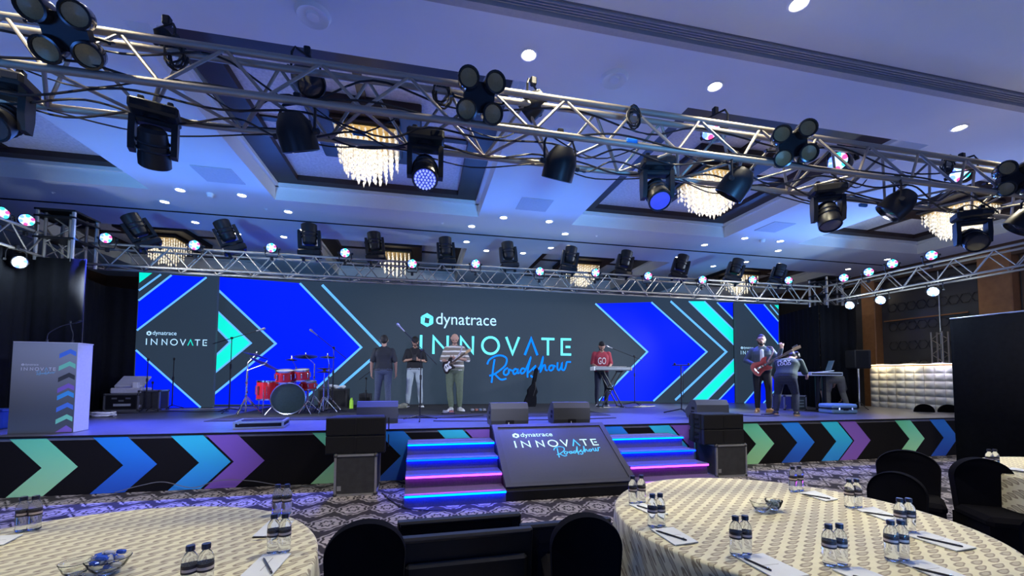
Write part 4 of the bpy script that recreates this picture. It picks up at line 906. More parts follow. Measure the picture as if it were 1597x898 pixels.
# silver mixer cases by the lectern
m_sil = mat('silver_case', (.66, .66, .70), .45, .2, noise=.15)
b = on(186, 641); t = caseb('rack_case', 'black rack case with silver edges and equipment front by the lectern', (b.x, b.y+.25, z0), (.62, .50, .37), .10); 
MB().box((0, -.247, .19), (.52, .012, .28)).obj('equipment_front', m_plast, t, 0)
for k in range(3): MB().box((-.12+.12*k, -.255, .27-.05*(k % 2)), (.09, .01, .035)).obj('equipment_knob_row', m_alu, t, 0)
MB().box((.02, -.255, .13), (.30, .01, .05)).obj('equipment_label', mat('grey_label', (.4, .42, .42), .5), t, 0)
b2 = V((b.x+.06, b.y+.25, z0+.373)); t = thing('mixer_case', 'open silver mixer case with tilted lid on top of the black rack case', 'case', b2, .10); MB().box((0, 0, .06), (.56, .44, .12), ch=.02).obj('tray', m_sil, t)
MB().box((-.02, .10, .25), (.52, .42, .05), R=Euler((.55, 0, 0)).to_matrix(), ch=.015).obj('lid', m_sil, t); MB().box((.12, -.1, .17), (.10, .10, .14), ch=.01).obj('control_block', m_white, t)
for s_ in (-1, 1): rod('lid_strut', (s_*.25, -.1, .1), (s_*.25, .0, .22), .01, m_alu, t)
b = on(218, 641); caseb('small_case', 'small case with lavender light edges beside the black rack case', (b.x+.06, b.y+.35, z0), (.40, .44, .44), .10, group='flight cases')
b = on(8, 668); pbox('storage_bin', 'bright blue plastic bin beside the lectern', (b.x-.14, b.y+.05, z0), (.34, .30, .26), mat('blue_bin', (.02, .06, .42), .4), 'bin', ch=.02, parts=(('rim', (0, 0, .27), (.37, .33, .025), mat('blue_bin_rim', (.05, .10, .5), .4)),))
# gig bag
b = on(827, 635); t = thing('guitar_gig_bag', 'black guitar in a soft bag leaning upright behind the wedge monitors', 'guitar bag', (b.x, b.y+.1, z0)); g = MB()
out = [(-.17, .0), (.17, .0), (.20, .12), (.17, .28), (.14, .36), (.17, .46), (.10, .58), (.055, .64), (.05, 1.0), (.06, 1.08), (0, 1.13), (-.06, 1.08), (-.05, 1.0), (-.055, .64), (-.10, .58), (-.17, .46), (-.14, .36), (-.17, .28), (-.20, .12)]
Mg = Matrix.Rotation(.22, 4, 'Y') @ Matrix.Rotation(-.12, 4, 'X') @ Matrix(((.8, 0, 0, 0), (0, 0, -1, 0), (0, .92, 0, 0), (0, 0, 0, 1))); g.prism(out, -.05, .05, M=Mg); g.obj('bag', m_drape, t, 30); MB(Matrix.Rotation(.22, 4, 'Y')).tube([(.02, -.07, .3), (.03, -.10, .5), (.0, -.07, .66)], .014, 6).obj('strap', m_gum, t)

# ------------------------------------------------------------------ keyboard
kb_ = gy(953, 575, 10.15); t = thing('electronic_keyboard', 'grey electronic keyboard on its crossed stand played by the man in red', 'keyboard', (kb_.x, 10.15, kb_.z-.05), -.05); KW = 1.0
MB().box((0, 0, .05), (KW, .30, .085), ch=.015).obj('case', mat('keyboard_grey', (.20, .22, .24), .45), t); MB().box((0, .08, .098), (KW-.1, .10, .012)).obj('control_panel', m_plast, t, 0)
MB().box((0, -.151, .05), (KW-.08, .006, .05)).obj('rear_panel', mat('keyboard_rear', (.28, .31, .33), .4), t, 0)
for s_ in (-1, 1): MB().box((s_*(KW/2), 0, .05), (.035, .30, .10), ch=.01).obj('end_cheek', m_white if s_ < 0 else m_alu, t)
for k in range(28): MB().box((-KW/2+.06+k*(KW-.12)/27, .045+.06, .107), ((KW-.12)/27*.9, .12, .01)).obj('key', m_white, t, 0)
for k in range(27):
    if k % 7 not in (2, 6): MB().box((-KW/2+.06+(k+.5)*(KW-.12)/27, .125, .117), (.014, .075, .012)).obj('key', m_plast, t, 0)
t = thing('keyboard_stand', 'black crossed keyboard stand under the grey keyboard', 'stand', (kb_.x-.02, 10.15, z0)); hz = kb_.z-.05-z0
for y in (-.14, .14):
    rod('cross_leg', (-.30, y, .02), (.26, y, hz-.01), .018, m_plast, t); rod('cross_leg', (.26, y, .02), (-.26, y, hz-.01), .018, m_plast, t)
for x, z in ((-.30, .02), (.26, .02), (.26, hz-.02), (-.26, hz-.02)): rod('rail', (x, -.2, z), (x, .2, z), .018, m_plast, t)
MB().cyl((-.01, -.17, hz*.5), (-.01, .17, hz*.5), .03, n=12).obj('pivot', m_plast, t)
p = gy(986, 577, 10.2); b = on(1002, 634)
for k in range(3):
    x0 = 4.3+k*.55; cable(['white tangle of leads under the keyboard', 'black lead curling past the keyboard stand', 'pale lead on the deck beside the keyboard microphone stand'][k], [(x0+random.uniform(0, .9), 10.1+random.uniform(-.25, .3), z0+.008) for _ in range(7)], .008, 'floor_lead', 7, 'leads on the stage deck', mat('pale_lead', (.45, .42, .38), .6) if k != 1 else None)
# floor leads elsewhere
for lb, pts in (('black lead lying behind the wedge monitors', [(.2, 7.4), (1.1, 7.25), (1.9, 7.3), (2.6, 7.28), (3.6, 7.4)]), ('black lead looping at the feet of the bass player', [(6.4, 7.5), (6.8, 7.2), (7.2, 7.35), (7.0, 7.6), (7.5, 7.7)]), ('black lead running past the silver cases', [(-6.4, 9.9), (-5.7, 9.8), (-5.2, 10.1), (-4.6, 9.9), (-4.0, 10.0)]), ('pale lead trailing along the foot of the LED wing', [(-5.4, 10.6), (-4.7, 10.7), (-4.2, 10.9), (-3.7, 10.8)]), ('black lead behind the vocal microphone stand', [(-.9, 8.1), (-.5, 7.9), (-.2, 8.1), (.5, 8.0), (1.2, 8.3)])):
    cable(lb, [(x, y, z0+.02) for x, y in pts], .010, 'floor_lead', 7, 'leads on the stage deck', mat('pale_lead', (.45, .42, .38), .6) if 'pale' in lb else None)
cable('grey cable sagging along the foot of the stage front', [(-3.9, SY-.05, .02), (-3.6, SY-.06, .10), (-3.35, SY-.05, .13), (-3.0, SY-.06, .04), (-2.7, SY-.05, .12), (-2.3, SY-.06, .10), (-1.9, SY-.06, .02), (-1.3, SY-.2, .012)], .005, 'floor_lead', 7, 'leads on the carpet', mat('dim_lead', (.16, .16, .18), .5))
cable('black lead on the carpet between flight case and steps', [(-.5, 5.9, .012), (-.35, 5.5, .012), (-.2, 5.2, .012), (.05, 5.05, .012), (.3, 5.0, .012)], .008, 'floor_lead', 7, 'leads on the carpet')

# ------------------------------------------------------------------ laptop table, rack, speaker, blue case
tb = gy(1279, 583, 8.25); t = thing('equipment_table', 'narrow white edged table carrying the open laptop', 'table', (tb.x+.02, 8.3, z0), 0); th = tb.z-z0
MB().box((0, 0, th), (.92, .42, .085), ch=.008).obj('tabletop', mat('table_white', (.62, .64, .66), .45), t); MB().box((0, -.212, th+.0), (.86, .006, .03)).obj('edge_groove', m_plast, t, 0)
for x in (-.06, .14): rod('leg', (x, 0, .0), (x, 0, th-.04), .045, m_plast, t)
MB().box((.04, 0, .012), (.6, .36, .024), ch=.006).obj('foot_plate', m_plast, t)
tz = z0+th+.044; t = thing('laptop', 'open silver laptop on the narrow table', 'laptop', (tb.x+.12, 8.26, tz), -.5); MB().box((0, 0, .012), (.34, .24, .018), ch=.005, R=Euler((0, -.12, 0)).to_matrix()).obj('keyboard_deck', m_alu, t); MB().box((.15, .06, .16), (.012, .30, .24), R=Euler((0, .32, 0)).to_matrix(), ch=.004).obj('screen', m_alu, t)
b = on(1262, 641); t = caseb('rack_case', 'small equipment rack with lit panel under the laptop table', (b.x, 8.75, z0), (.34, .40, .36), 0); MB().box((0, -.196, .18), (.28, .01, .26)).obj('lit_panel', mat('rack_face', (.06, .08, .08), .4), t, 0)
for k in range(3): MB().box((-.02, -.203, .10+.07*k), (.2, .008, .025)).obj('rack_unit', mat('rack_text', (.35, .45, .42), .4), t, 0)
b = on(1238, 640); caseb('rack_case', 'blue lit equipment rack behind the bending man', (b.x, 8.85, z0), (.30, .38, .36), 0, pm_=mat('rack_blue', (.05, .06, .28), .5))
b1, b2 = on(1303, 645), on(1355, 647); t = thing('hard_case', 'pale blue hard case lying flat at the stage edge', 'case', ((b1.x+b2.x)/2-.02, b1.y+.12, z0), -.08); m_bc = mat('pale_blue_case', (.20, .36, .52), .45)
MB().box((0, 0, .055), (.64, .40, .11), ch=.03).obj('lower_shell', m_bc, t); MB().box((0, 0, .165), (.64, .40, .10), ch=.03).obj('lid', m_bc, t); MB().box((0, 0, .112), (.645, .405, .016)).obj('seam', m_plast, t, 0)
for s_ in (-.16, .16): MB().box((s_, -.203, .11), (.03, .012, .05)).obj('latch', m_chrome, t)
MB().box((0, -.21, .09), (.12, .02, .025), ch=.006).obj('handle', m_plast, t)
sp = gy(1338, 560, 8.7); t = thing('loudspeaker', 'black box loudspeaker on a thin pole beside the wooden column', 'loudspeaker', (sp.x, 8.7, sp.z-.24), -.25); MB().box((0, 0, .235), (.40, .36, .47), ch=.02).obj('cabinet', mat('speaker_cabinet', (.016, .016, .019), .6, noise=.3, nscale=200), t); MB().box((-.03, -.183, .235), (.32, .012, .43), ch=.004).obj('grille', m_grille, t)
t2 = thing('speaker_stand', 'thin pole stand holding the box loudspeaker', 'stand', (sp.x, 8.7, z0)); rod('pole', (0, 0, .05), (0, 0, sp.z-.245-z0), .017, m_alu, t2); tripod(t2, .5, .3, .2)

# ------------------------------------------------------------------ padded counter by the wood wall
t = thing('padded_counter', 'glowing quilted white counter by the wooden column', 'counter', (13.0, 8.9, 0)); ya, yb = 7.9, 10.0; zt = 1.93
MB().box((.06, (ya+yb)/2-8.9, zt/2), (.10, yb-ya, zt), ch=.01).obj('frame', m_wood, t, 0)
m_pad = mat('quilted_pad', (.72, .70, .64), .6, noise=.06)
NC, NR = 9, 7; pw2, ph2 = (yb-ya-.04)/NC, (zt-.52)/NR; N_ = 6; vs, fs = [], []
for i in range(N_+1):
    for j in range(N_+1):
        a, b_ = i/N_, j/N_; bul = (math.sin(a*PI)*math.sin(b_*PI))**.55; vs.append((-.045*bul, (a-.5)*pw2*.985, (b_-.5)*ph2*.985))
for i in range(N_):
    for j in range(N_): k = i*(N_+1)+j; fs.append((k, k+1, k+N_+2, k+N_+1))
pad = MB().add(vs, fs).mesh('pad', m_pad, 60)
for i in range(NC):
    for j in range(NR): link('pad', pad, t, (.008, ya-8.9+.02+pw2*(i+.5), .48+ph2*(j+.5)))
MB().box((-.02, (ya+yb)/2-8.9, zt+.012), (.16, yb-ya, .02)).obj('top_ledge', mat('ledge', (.3, .29, .26), .4), t, 0); MB().box((-.045, (ya+yb)/2-8.9, zt-.004), (.02, yb-ya-.04, .012)).obj('light_strip', emi('warm_strip', (1, .86, .55), 7), t, 0)
for y, c in ((9.6, (1, .82, .5)), (8.9, (1, .9, .7)), (8.2, (.75, .72, 1))): lamp('AREA', (12.82, y, zt+.03), (12.98, y, .9), 3, c, .25, name='counter_light')

b = on(160, 650); cp = []
for k in range(60): a = k*.55; cp.append((math.cos(a)*(.17+.04*math.sin(k*.9)), math.sin(a)*(.12+.03*math.cos(k*.7)), .012+.0012*k+.01*abs(math.sin(k*1.3))))
tag(MB().tube(cp, .011, 6).obj('cable_coil', mat('white_cable', (.62, .62, .66), .5), None, 60, (b.x, b.y, z0)), 'loose coil of white cable on the deck beside the lectern', 'cable coil')
# ------------------------------------------------------------------ people
SKIN = mat('skin', (.42, .24, .17), .55, noise=.08, nscale=40); SKIN2 = mat('skin_tan', (.34, .19, .13), .55, noise=.08, nscale=40)
HAIR = mat('dark_hair', (.012, .010, .010), .6, noise=.4, nscale=90, bump=.4); EYE_M = mat('eye_dark', (.015, .012, .012), .3); LIP = mat('lips', (.30, .12, .10), .5)
BEARD = mat('beard_hair', (.022, .017, .015), .75, noise=.4, nscale=120)
SHOE = mat('shoe_black', (.02, .02, .022), .5); SOLE = mat('sole_white', (.62, .62, .62), .6)
def cap_mesh(bm, p0, p1, r0, r1, n=12):
    p0, p1 = V(p0), V(p1); d = p1-p0; B = frame(d if d.length > 1e-5 else (0, 0, 1)); Z = B.col[2]; rings = []; m = 4
    for j in range(m+1): t = PI/2*j/m; rings.append((p0-Z*(math.cos(t)*r0), math.sin(t)*r0))
    for j in range(m+1): t = PI/2*j/m; rings.append((p1+Z*(math.sin(t)*r1), math.cos(t)*r1))
    vs = []
    for c, r in rings: vs.append([bm.verts.new(c+B @ V((math.cos(2*PI*i/n)*max(r, 1e-4), math.sin(2*PI*i/n)*max(r, 1e-4), 0))) for i in range(n)])
    for a, b in zip(vs, vs[1:]):
        for i in range(n): bm.faces.new((a[i], a[(i+1) % n], b[(i+1) % n], b[i]))
    bm.faces.new(vs[0][::-1]); bm.faces.new(vs[-1])
def body_mesh(prims, vox=.0105, smooth=4):
    """union of tapered limbs remeshed into one skin; faces take the material of the nearest limb"""
    bm = bmesh.new()
    for p0, p1, r0, r1, m in prims: cap_mesh(bm, p0, p1, r0, r1)
    me = bpy.data.meshes.new('body'); bm.to_mesh(me); bm.free(); o = link('body', me)
    md = o.modifiers.new('r', 'REMESH'); md.mode = 'VOXEL'; md.voxel_size = vox; md2 = o.modifiers.new('s', 'SMOOTH'); md2.factor = .5; md2.iterations = smooth
    dg = bpy.context.evaluated_depsgraph_get(); out = bpy.data.meshes.new_from_object(o.evaluated_get(dg)); bpy.data.objects.remove(o); bpy.data.meshes.remove(me)
    mats = []; 
    for p in prims:
        if p[4] not in mats: mats.append(p[4])
    n_ = len(out.polygons); C = np.empty(n_*3); out.polygons.foreach_get('center', C); C = C.reshape(-1, 3); best = np.full(n_, 1e9); idx = np.zeros(n_, int)
    for p0, p1, r0, r1, m in prims:
        a, b = np.array(p0), np.array(p1); d = b-a; L = max(d@d, 1e-9); t = np.clip(((C-a)@d)/L, 0, 1); q = a+t[:, None]*d
        s_ = np.abs(np.linalg.norm(C-q, axis=1)-(r0+(r1-r0)*t)); k = s_ < best; best[k] = s_[k]; idx[k] = mats.index(m)
    out.materials.clear()
    for m in mats: out.materials.append(m)
    out.polygons.foreach_set('material_index', idx.astype(np.int32)); out.polygons.foreach_set('use_smooth', [True]*n_); out.update(); return out
def hand(prims, wrist, d, palm_n, m, k=1., curl=.5, thumb=1):
    """palm, four unequal curled fingers, thumb leaving the side of the palm"""
    w = V(wrist); d = V(d).normalized(); nrm = V(palm_n); nrm = (nrm-d*nrm.dot(d)).normalized(); s_ = d.cross(nrm)*thumb
    c = w+d*.045*k; prims.append((w+s_*.018*k, c+s_*.024*k+d*.035*k, .019*k, .018*k, m)); prims.append((w-s_*.018*k, c-s_*.024*k+d*.03*k, .018*k, .017*k, m))
    for q, L in ((.030, .072), (.010, .082), (-.010, .076), (-.030, .058)):
        a = c+s_*q*k+d*.042*k; b = a+(d*math.cos(curl)+nrm*math.sin(curl))*L*.5*k; e = b+(d*math.cos(curl*2.2)+nrm*math.sin(curl*2.2))*L*.5*k
        prims.append((a, b, .0098*k, .009*k, m)); prims.append((b, e, .009*k, .008*k, m))
    a = w+s_*.03*k+d*.03*k; b = a+(s_*.8+d*.6+nrm*.3).normalized()*.04*k; e = b+(s_*.2+d*.9+nrm*.5).normalized()*.035*k
    prims.append((a, b, .012*k, .0105*k, m)); prims.append((b, e, .0105*k, .009*k, m))
def person(label, pos, rz, k, shirt, pants, J=None, skin=SKIN, hair='short', beard=False, sleeve=.55, fat=1., shoes=SHOE, sole=SOLE, hands=None, head=(0, 0), jacket=None, socks=None, capm=None, loose=1., hem=.0, longs=False):
    t = thing('person', label, 'person', pos, rz, 'people on the stage')
    D = dict(pel=(0, 0, .95), che=(0, .0, 1.28), nek=(0, .015, 1.45), SL=(-.175, .01, 1.385), SR=(.175, .01, 1.385), EL=(-.255, .04, 1.14), ER=(.255, .04, 1.14), WL=(-.265, -.05, .89), WR=(.265, -.05, .89),
             HL=(-.09, 0, .92), HR=(.09, 0, .92), KL=(-.115, -.03, .50), KR=(.115, -.03, .50), AL=(-.125, .03, .085), AR=(.125, .03, .085), TL=(-.15, -.14, .035), TR=(.15, -.14, .035))
    if J: D.update(J)
    D = {a: V(b)*k for a, b in D.items()}; P = []
    def add(a, b, r0, r1, m): P.append((V(a), V(b), r0*k, r1*k, m))
    sp_ = (D['nek']-D['che']).normalized(); lat = (D['SR']-D['SL']).normalized(); hl = (D['HR']-D['HL']).normalized(); fwd = lat.cross(sp_).normalized()*-1
    fwd = -fwd if fwd.y > 0 else fwd
    if J and 'fwd' in J: fwd = D['fwd'].normalized()
    f_ = fat
    # torso
    for q in range(8):
        tt_ = .10+hem+(.9-hem)*q/7; c = D['pel'].lerp(D['che'], tt_)+fwd*(.012*math.sin(tt_*PI)*k); ax_ = hl.lerp(lat, tt_).normalized(); hw = (.088-.050*tt_+.058*tt_*tt_)*k; rr_ = (.121-.034*tt_+.031*tt_*tt_)*f_
        add(c-ax_*hw, c+ax_*hw, rr_, rr_, shirt)
    for q, hw, rr_ in ((.25, .10, .112), (.5, .085, .098), (.72, .06, .082), (.88, .03, .07)):
        c = D['che'].lerp(D['nek'], q); add(c-lat*hw*k, c+lat*hw*k, rr_*f_**.5, rr_*f_**.5, shirt)
    for s_ in 'LR': add(D['nek']-sp_*.05*k, D['S'+s_]-sp_*.005*k, .058, .066, shirt)
    add(D['pel']-hl*.08*k-V((0, 0, .02*k)), D['pel']+hl*.08*k-V((0, 0, .02*k)), .117*f_, .117*f_, pants)
    # arms
    for s_ in 'LR':
        a, b, c = D['S'+s_], D['E'+s_], D['W'+s_]; e = a.lerp(b, min(sleeve/.62, 1.) if not longs else 1.)
        add(a, e, .066*loose, .058*loose, shirt)
        if longs: add(b, b.lerp(c, .9), .052, .042, shirt); add(b.lerp(c, .85), c, .03, .026, skin)
        else: add(e, b, .044, .038, skin); add(b, c, .039, .026, skin)
        hd = (hands or {}).get(s_, {}); dr = V(hd.get('d', c-b)); pn = V(hd.get('n', (-1 if s_ == 'R' else 1, -.3, 0)))
        hand(P, c, dr, pn, skin, k, hd.get('curl', .45), hd.get('t', 1 if s_ == 'L' else -1))
    # legs
    for s_ in 'LR':
        a, b, c, e = D['H'+s_], D['K'+s_], D['A'+s_], D['T'+s_]
        add(a, a.lerp(b, .5), .098*f_**.5*loose**.5, .084*loose, pants); add(a.lerp(b, .5), b, .084*loose, .064*loose, pants); add(b, b.lerp(c, .45), .066*loose, .064*loose, pants); add(b.lerp(c, .45), c+(b-c)*.10, .064*loose, .050*loose, pants)
        add(c+(b-c)*.12, c, .036, .036, socks or skin)
    # neck and head
    hx, hy = head; nk = D['nek']; hc = nk+(sp_*.165+fwd*(.02+hx*.10)+lat*hy*.08)*k; hu = (hc-nk).normalized(); hf = (fwd-hu*fwd.dot(hu)); hf = (hf-hu*hx*.9).normalized(); hu2 = lat.cross(hf).normalized(); hu2 = hu2 if hu2.dot(hu) > 0 else -hu2
    add(nk-sp_*.03*k, hc-hu*.05*k, .056, .054, skin)
    add(hc+hu2*.035*k-hf*.012*k, hc+hu2*.03*k+hf*.012*k, .082, .080, skin); add(hc-hu2*.02*k+hf*.02*k, hc-hu2*.055*k+hf*.035*k, .072, .052, skin)
    face = lambda x, y, z: hc+(lat*x+hu2*y+hf*z)*k
    add(face(0, .005, .085), face(0, -.022, .105), .009, .013, skin)
    for s_ in (-1, 1):
        add(face(s_*.083, -.01, -.005), face(s_*.085, .018, -.012), .012, .014, skin)
        add(face(s_*.03, .012, .084), face(s_*.034, .012, .083), .009, .009, EYE_M); add(face(s_*.016, .032, .090), face(s_*.048, .032, .078), .006, .005, HAIR)
    add(face(-.018, -.052, .083), face(.018, -.052, .083), .0075, .0075, LIP)
    if beard:
        add(face(0, -.085, .062), face(0, -.095, .05), .034, .034, BEARD)
        for s_ in (-1, 1): add(face(s_*.045, -.07, .045), face(s_*.072, -.01, .012), .026, .016, BEARD); add(face(s_*.006, -.040, .088), face(s_*.03, -.052, .078), .0075, .008, BEARD)
    b = link('body', body_mesh(P), t)
    # hair
    H_ = []
    def hadd(p, q, r0, r1): H_.append((p, q, r0*k, r1*k, HAIR))
    if hair in ('short', 'curly', 'quiff', 'cap'):
        hadd(face(0, .05, -.032), face(0, .062, .0), .085, .076); hadd(face(0, .0, -.045), face(0, .03, -.045), .076, .08)
        for s_ in (-1, 1): hadd(face(s_*.06, .015, -.022), face(s_*.055, .055, -.002), .030, .032)
        if hair == 'quiff': hadd(face(-.028, .115, .022), face(.028, .118, .022), .034, .034)
        if hair == 'curly':
            rq = random.Random(5)
            for _ in range(26): a_, c_ = rq.uniform(0, 2*PI), rq.uniform(-.35, 1.); q = face(math.cos(a_)*.115*math.cos(c_), .04+math.sin(c_)*.115, -.035+math.sin(a_)*.115*math.cos(c_)*.8); hadd(q, q, .038, .038)
        link('hair', body_mesh(H_, .011, 3), t)
    if hair == 'cap':
        cm_ = capm or HAIR; link('cap', body_mesh([(face(0, .06, -.01), face(0, .065, .012), .091*k, .088*k, cm_), (face(-.035, .055, .10), face(.035, .055, .10), .016*k, .016*k, cm_), (face(-.04, .05, .125), face(.04, .05, .125), .012*k, .012*k, cm_)], .010, 3), t)
    # shoes
    for s_ in 'LR':
        a, e = D['A'+s_], D['T'+s_]; fl_ = V((a.x, a.y, 0)); d = V((e.x-a.x, e.y-a.y, 0)).normalized(); g0 = min(a.z-.085*k, 0) if False else a.z-.085*k
        u = V((0, 0, 1)); h0 = V((a.x, a.y, g0))
        link('shoe', body_mesh([(h0-d*.03*k+u*.045*k, h0+d*.02*k+u*.062*k, .045*k, .046*k, shoes), (h0+d*.02*k+u*.05*k, h0+d*.16*k+u*.036*k, .044*k, .036*k, shoes), (h0+d*.10*k+u*.034*k, h0+d*.19*k+u*.03*k, .040*k, .030*k, shoes), (h0-d*.04*k+u*.016*k, h0+d*.20*k+u*.016*k, .040*k, .036*k, sole)], .010, 2), t)
    return t, b, D, face
def decal(t, b, body, c, d, w, h, m, ux, rows=1):
    """print lettering onto the shirt by casting it onto the body surface"""
    bvh = BVHTree.FromPolygons([v.co.copy() for v in b.data.vertices], [tuple(p.vertices) for p in b.data.polygons]); d = V(d).normalized(); ux = V(ux).normalized(); uy = ux.cross(d).normalized()
    if uy.z < 0: uy = -uy
    lines = body.split('\n'); lh = h/len(lines)
    for li, tx in enumerate(lines):
        vs, fs = textmesh(tx); xs = [v[0] for v in vs]; ys = [v[1] for v in vs]; kx = w/(max(xs)-min(xs)); ky = lh*.9/(max(ys)-min(ys))
        bm = bmesh.new(); bv = [bm.verts.new(v) for v in vs]
        for f_ in fs:
            try: bm.faces.new([bv[i] for i in f_])
            except ValueError: pass
        bmesh.ops.triangulate(bm, faces=bm.faces); bmesh.ops.subdivide_edges(bm, edges=[e for e in bm.edges if e.calc_length() > .12], cuts=2, use_grid_fill=False); bmesh.ops.triangulate(bm, faces=bm.faces)
        pts = []
        bm.verts.index_update()
        for v in bm.verts:
            p = V(c)+ux*((v.co.x-min(xs))*kx-w/2)+uy*(h/2-(li+1)*lh+(v.co.y-min(ys))*ky); hit = bvh.ray_cast(p-d*1., d); q = hit[0] if hit[0] else p
            pts.append(q-d*.006)
        fs2 = [tuple(v.index for v in f_.verts) for f_ in bm.faces]; bm.free()
        link('shirt_print', MB().add(pts, fs2).mesh('shirt_print', m, 0), t)
jean = mat('blue_jeans', (.055, .07, .12), .85, noise=.4, nscale=40); jean_d = mat('dark_jeans', (.02, .025, .05), .85, noise=.4, nscale=40); tee_k = mat('black_tee', (.012, .012, .016), .85, noise=.3, nscale=30)
grey_sw = mat('grey_sweatpants', (.36, .42, .46), .9, noise=.15, nscale=30); olive = mat('olive_trousers', (.11, .14, .09), .85, noise=.25, nscale=25); maroon = mat('maroon_tee', (.30, .03, .05), .8, noise=.2)
slate = mat('slate_shirt', (.06, .085, .115), .8, noise=.2); dgreen = mat('dark_green_tee', (.022, .035, .034), .85, noise=.25); khaki = mat('khaki_trousers', (.16, .15, .12), .85, noise=.3); wht = mat('shirt_white', (.7, .7, .72), .7)
stripe = mat('striped_knit', (.2, .2, .2), .9, noise=0); n = NX(stripe); x, y, z = n.sep(n.coord())
n.col(n.mix(n.smooth(n.m('FRACT', n.m('ADD', n.m('MULTIPLY', z, 9.5), n.m('MULTIPLY', n.noise(n.coord(), 6.), .25))), .64, .70), (.19, .165, .13), (.66, .65, .60)))
# 1 man with his back turned
p = on(597, 643); person('man in a black shirt and jeans seen from behind', (p.x, p.y, z0), PI+.02, .955, mat('black_shirt', (.018, .02, .028), .8, noise=.25), jean, dict(KL=(-.10, .0, .5), AL=(-.12, .05, .085), KR=(.12, -.05, .5), AR=(.16, -.06, .085), TL=(-.16, -.1, .035), TR=(.2, -.22, .035)), hair='short', fat=1.02, loose=1.05)
# 2 man in cap holding a device
p = on(646, 634); person('man in a black cap, black tee and grey sweatpants holding something up', (p.x, p.y-.15, z0), .02, 1.01, tee_k, grey_sw, dict(EL=(-.26, -.03, 1.14), WL=(-.06, -.24, 1.18), ER=(.26, -.03, 1.14), WR=(.06, -.24, 1.17), KL=(-.13, -.02, .5), KR=(.13, -.02, .5), AL=(-.16, .03, .085), AR=(.16, .03, .085), TL=(-.2, -.14, .03), TR=(.2, -.14, .03)), hair='cap', beard=True, head=(.35, 0), sole=SOLE, loose=1.06, hands={'L': dict(n=(1, .2, .2), curl=.7), 'R': dict(n=(-1, .2, .2), curl=.7)})
q = V((p.x-.0, p.y-.15, z0)); t = thing('camera', 'small black camera held up by the man in the cap', 'camera', q+V((-.01, -.32, 1.20))); MB().box((0, 0, .03), (.10, .07, .16), ch=.015).obj('body', m_plast, t); MB().cyl((0, -.03, .06), (0, -.08, .06), .03, n=16).obj('lens', m_rim, t); MB().tube(spline([(-.04, 0, .1), (-.09, .12, .25), (0, .28, .30), (.09, .12, .25), (.04, 0, .1)], 5), .007, 5).obj('strap', m_gum, t)
# 3 bald guitarist
p = on(708, 641); PB = V((p.x, p.y, z0)); person('bald bearded man in a striped knit playing a small guitar', PB, -.1, 1.0, stripe, olive, dict(EL=(-.27, -.02, 1.15), WL=(-.15, -.23, 1.10), ER=(.29, -.03, 1.15), WR=(.02, -.27, 1.18), KL=(-.10, -.02, .5), AL=(-.06, .0, .085), KR=(.12, -.02, .5), AR=(.12, .05, .085), TL=(-.11, -.16, .03), TR=(.2, -.1, .03)), hair='none', beard=True, head=(.45, .0), fat=1.16, sleeve=.6, loose=1.16, shoes=mat('pale_shoe', (.45, .44, .42), .6), hands={'L': dict(d=(.7, -.2, -.5), n=(.1, 1, 0), curl=.6), 'R': dict(d=(-.8, -.2, .1), n=(0, .6, .6), curl=.9)})
# 4 keyboard player
p = V((gy(938, 600, 10.62).x, 10.62, z0)); tk, bk, DK, _ = person('man in a maroon tee playing the keyboard', p, -.3, 1.0, maroon, jean_d, dict(che=(0, -.04, 1.27), nek=(0, -.06, 1.44), SL=(-.185, -.05, 1.40), SR=(.185, -.05, 1.40), EL=(-.25, -.06, 1.12), WL=(-.13, -.28, 1.045), ER=(.25, -.06, 1.12), WR=(.17, -.28, 1.045), KL=(-.11, -.02, .5), KR=(.14, -.02, .5)), hair='quiff', beard=True, head=(.42, 0), loose=1.05, hands={'L': dict(d=(.15, -1, -.15), n=(0, -.2, -1), curl=.35), 'R': dict(d=(-.05, -1, -.15), n=(0, -.2, -1), curl=.35)})
decal(tk, bk, 'GO', (0, -.04, 1.22), (0, 1, 0), .21, .20, wht, (1, 0, 0))
# 5 bass player
p = on(1190, 643); PQ = V((p.x, p.y, z0)); tq, bq, DQ, fq = person('bearded man in an open slate shirt playing a red guitar', PQ, -.68, 1.02, slate, mat('black_trousers', (.012, .012, .018), .8), dict(EL=(-.31, .02, 1.16), WL=(-.17, -.23, 1.07), ER=(.31, -.02, 1.20), WR=(.36, -.22, 1.42), KL=(-.10, -.02, .5), KR=(.12, -.02, .5), AL=(-.10, .03, .085), AR=(.12, .03, .085), TL=(-.14, -.14, .03), TR=(.24, -.12, .03)), hair='short', beard=True, longs=True, sleeve=.62, loose=1.06, shoes=mat('tan_shoe', (.55, .30, .08), .5), sole=mat('tan_sole', (.5, .3, .15), .6), hands={'L': dict(d=(.6, -.4, -.3), n=(.2, 1, 0), curl=.5), 'R': dict(d=(-.1, -.5, .7), n=(-.4, .8, .2), curl=1.0)})
link('undershirt', body_mesh([(V((.0, -.095, 1.40)), V((.0, -.118, 1.02)), .040, .056, wht)], .012, 3), tq)
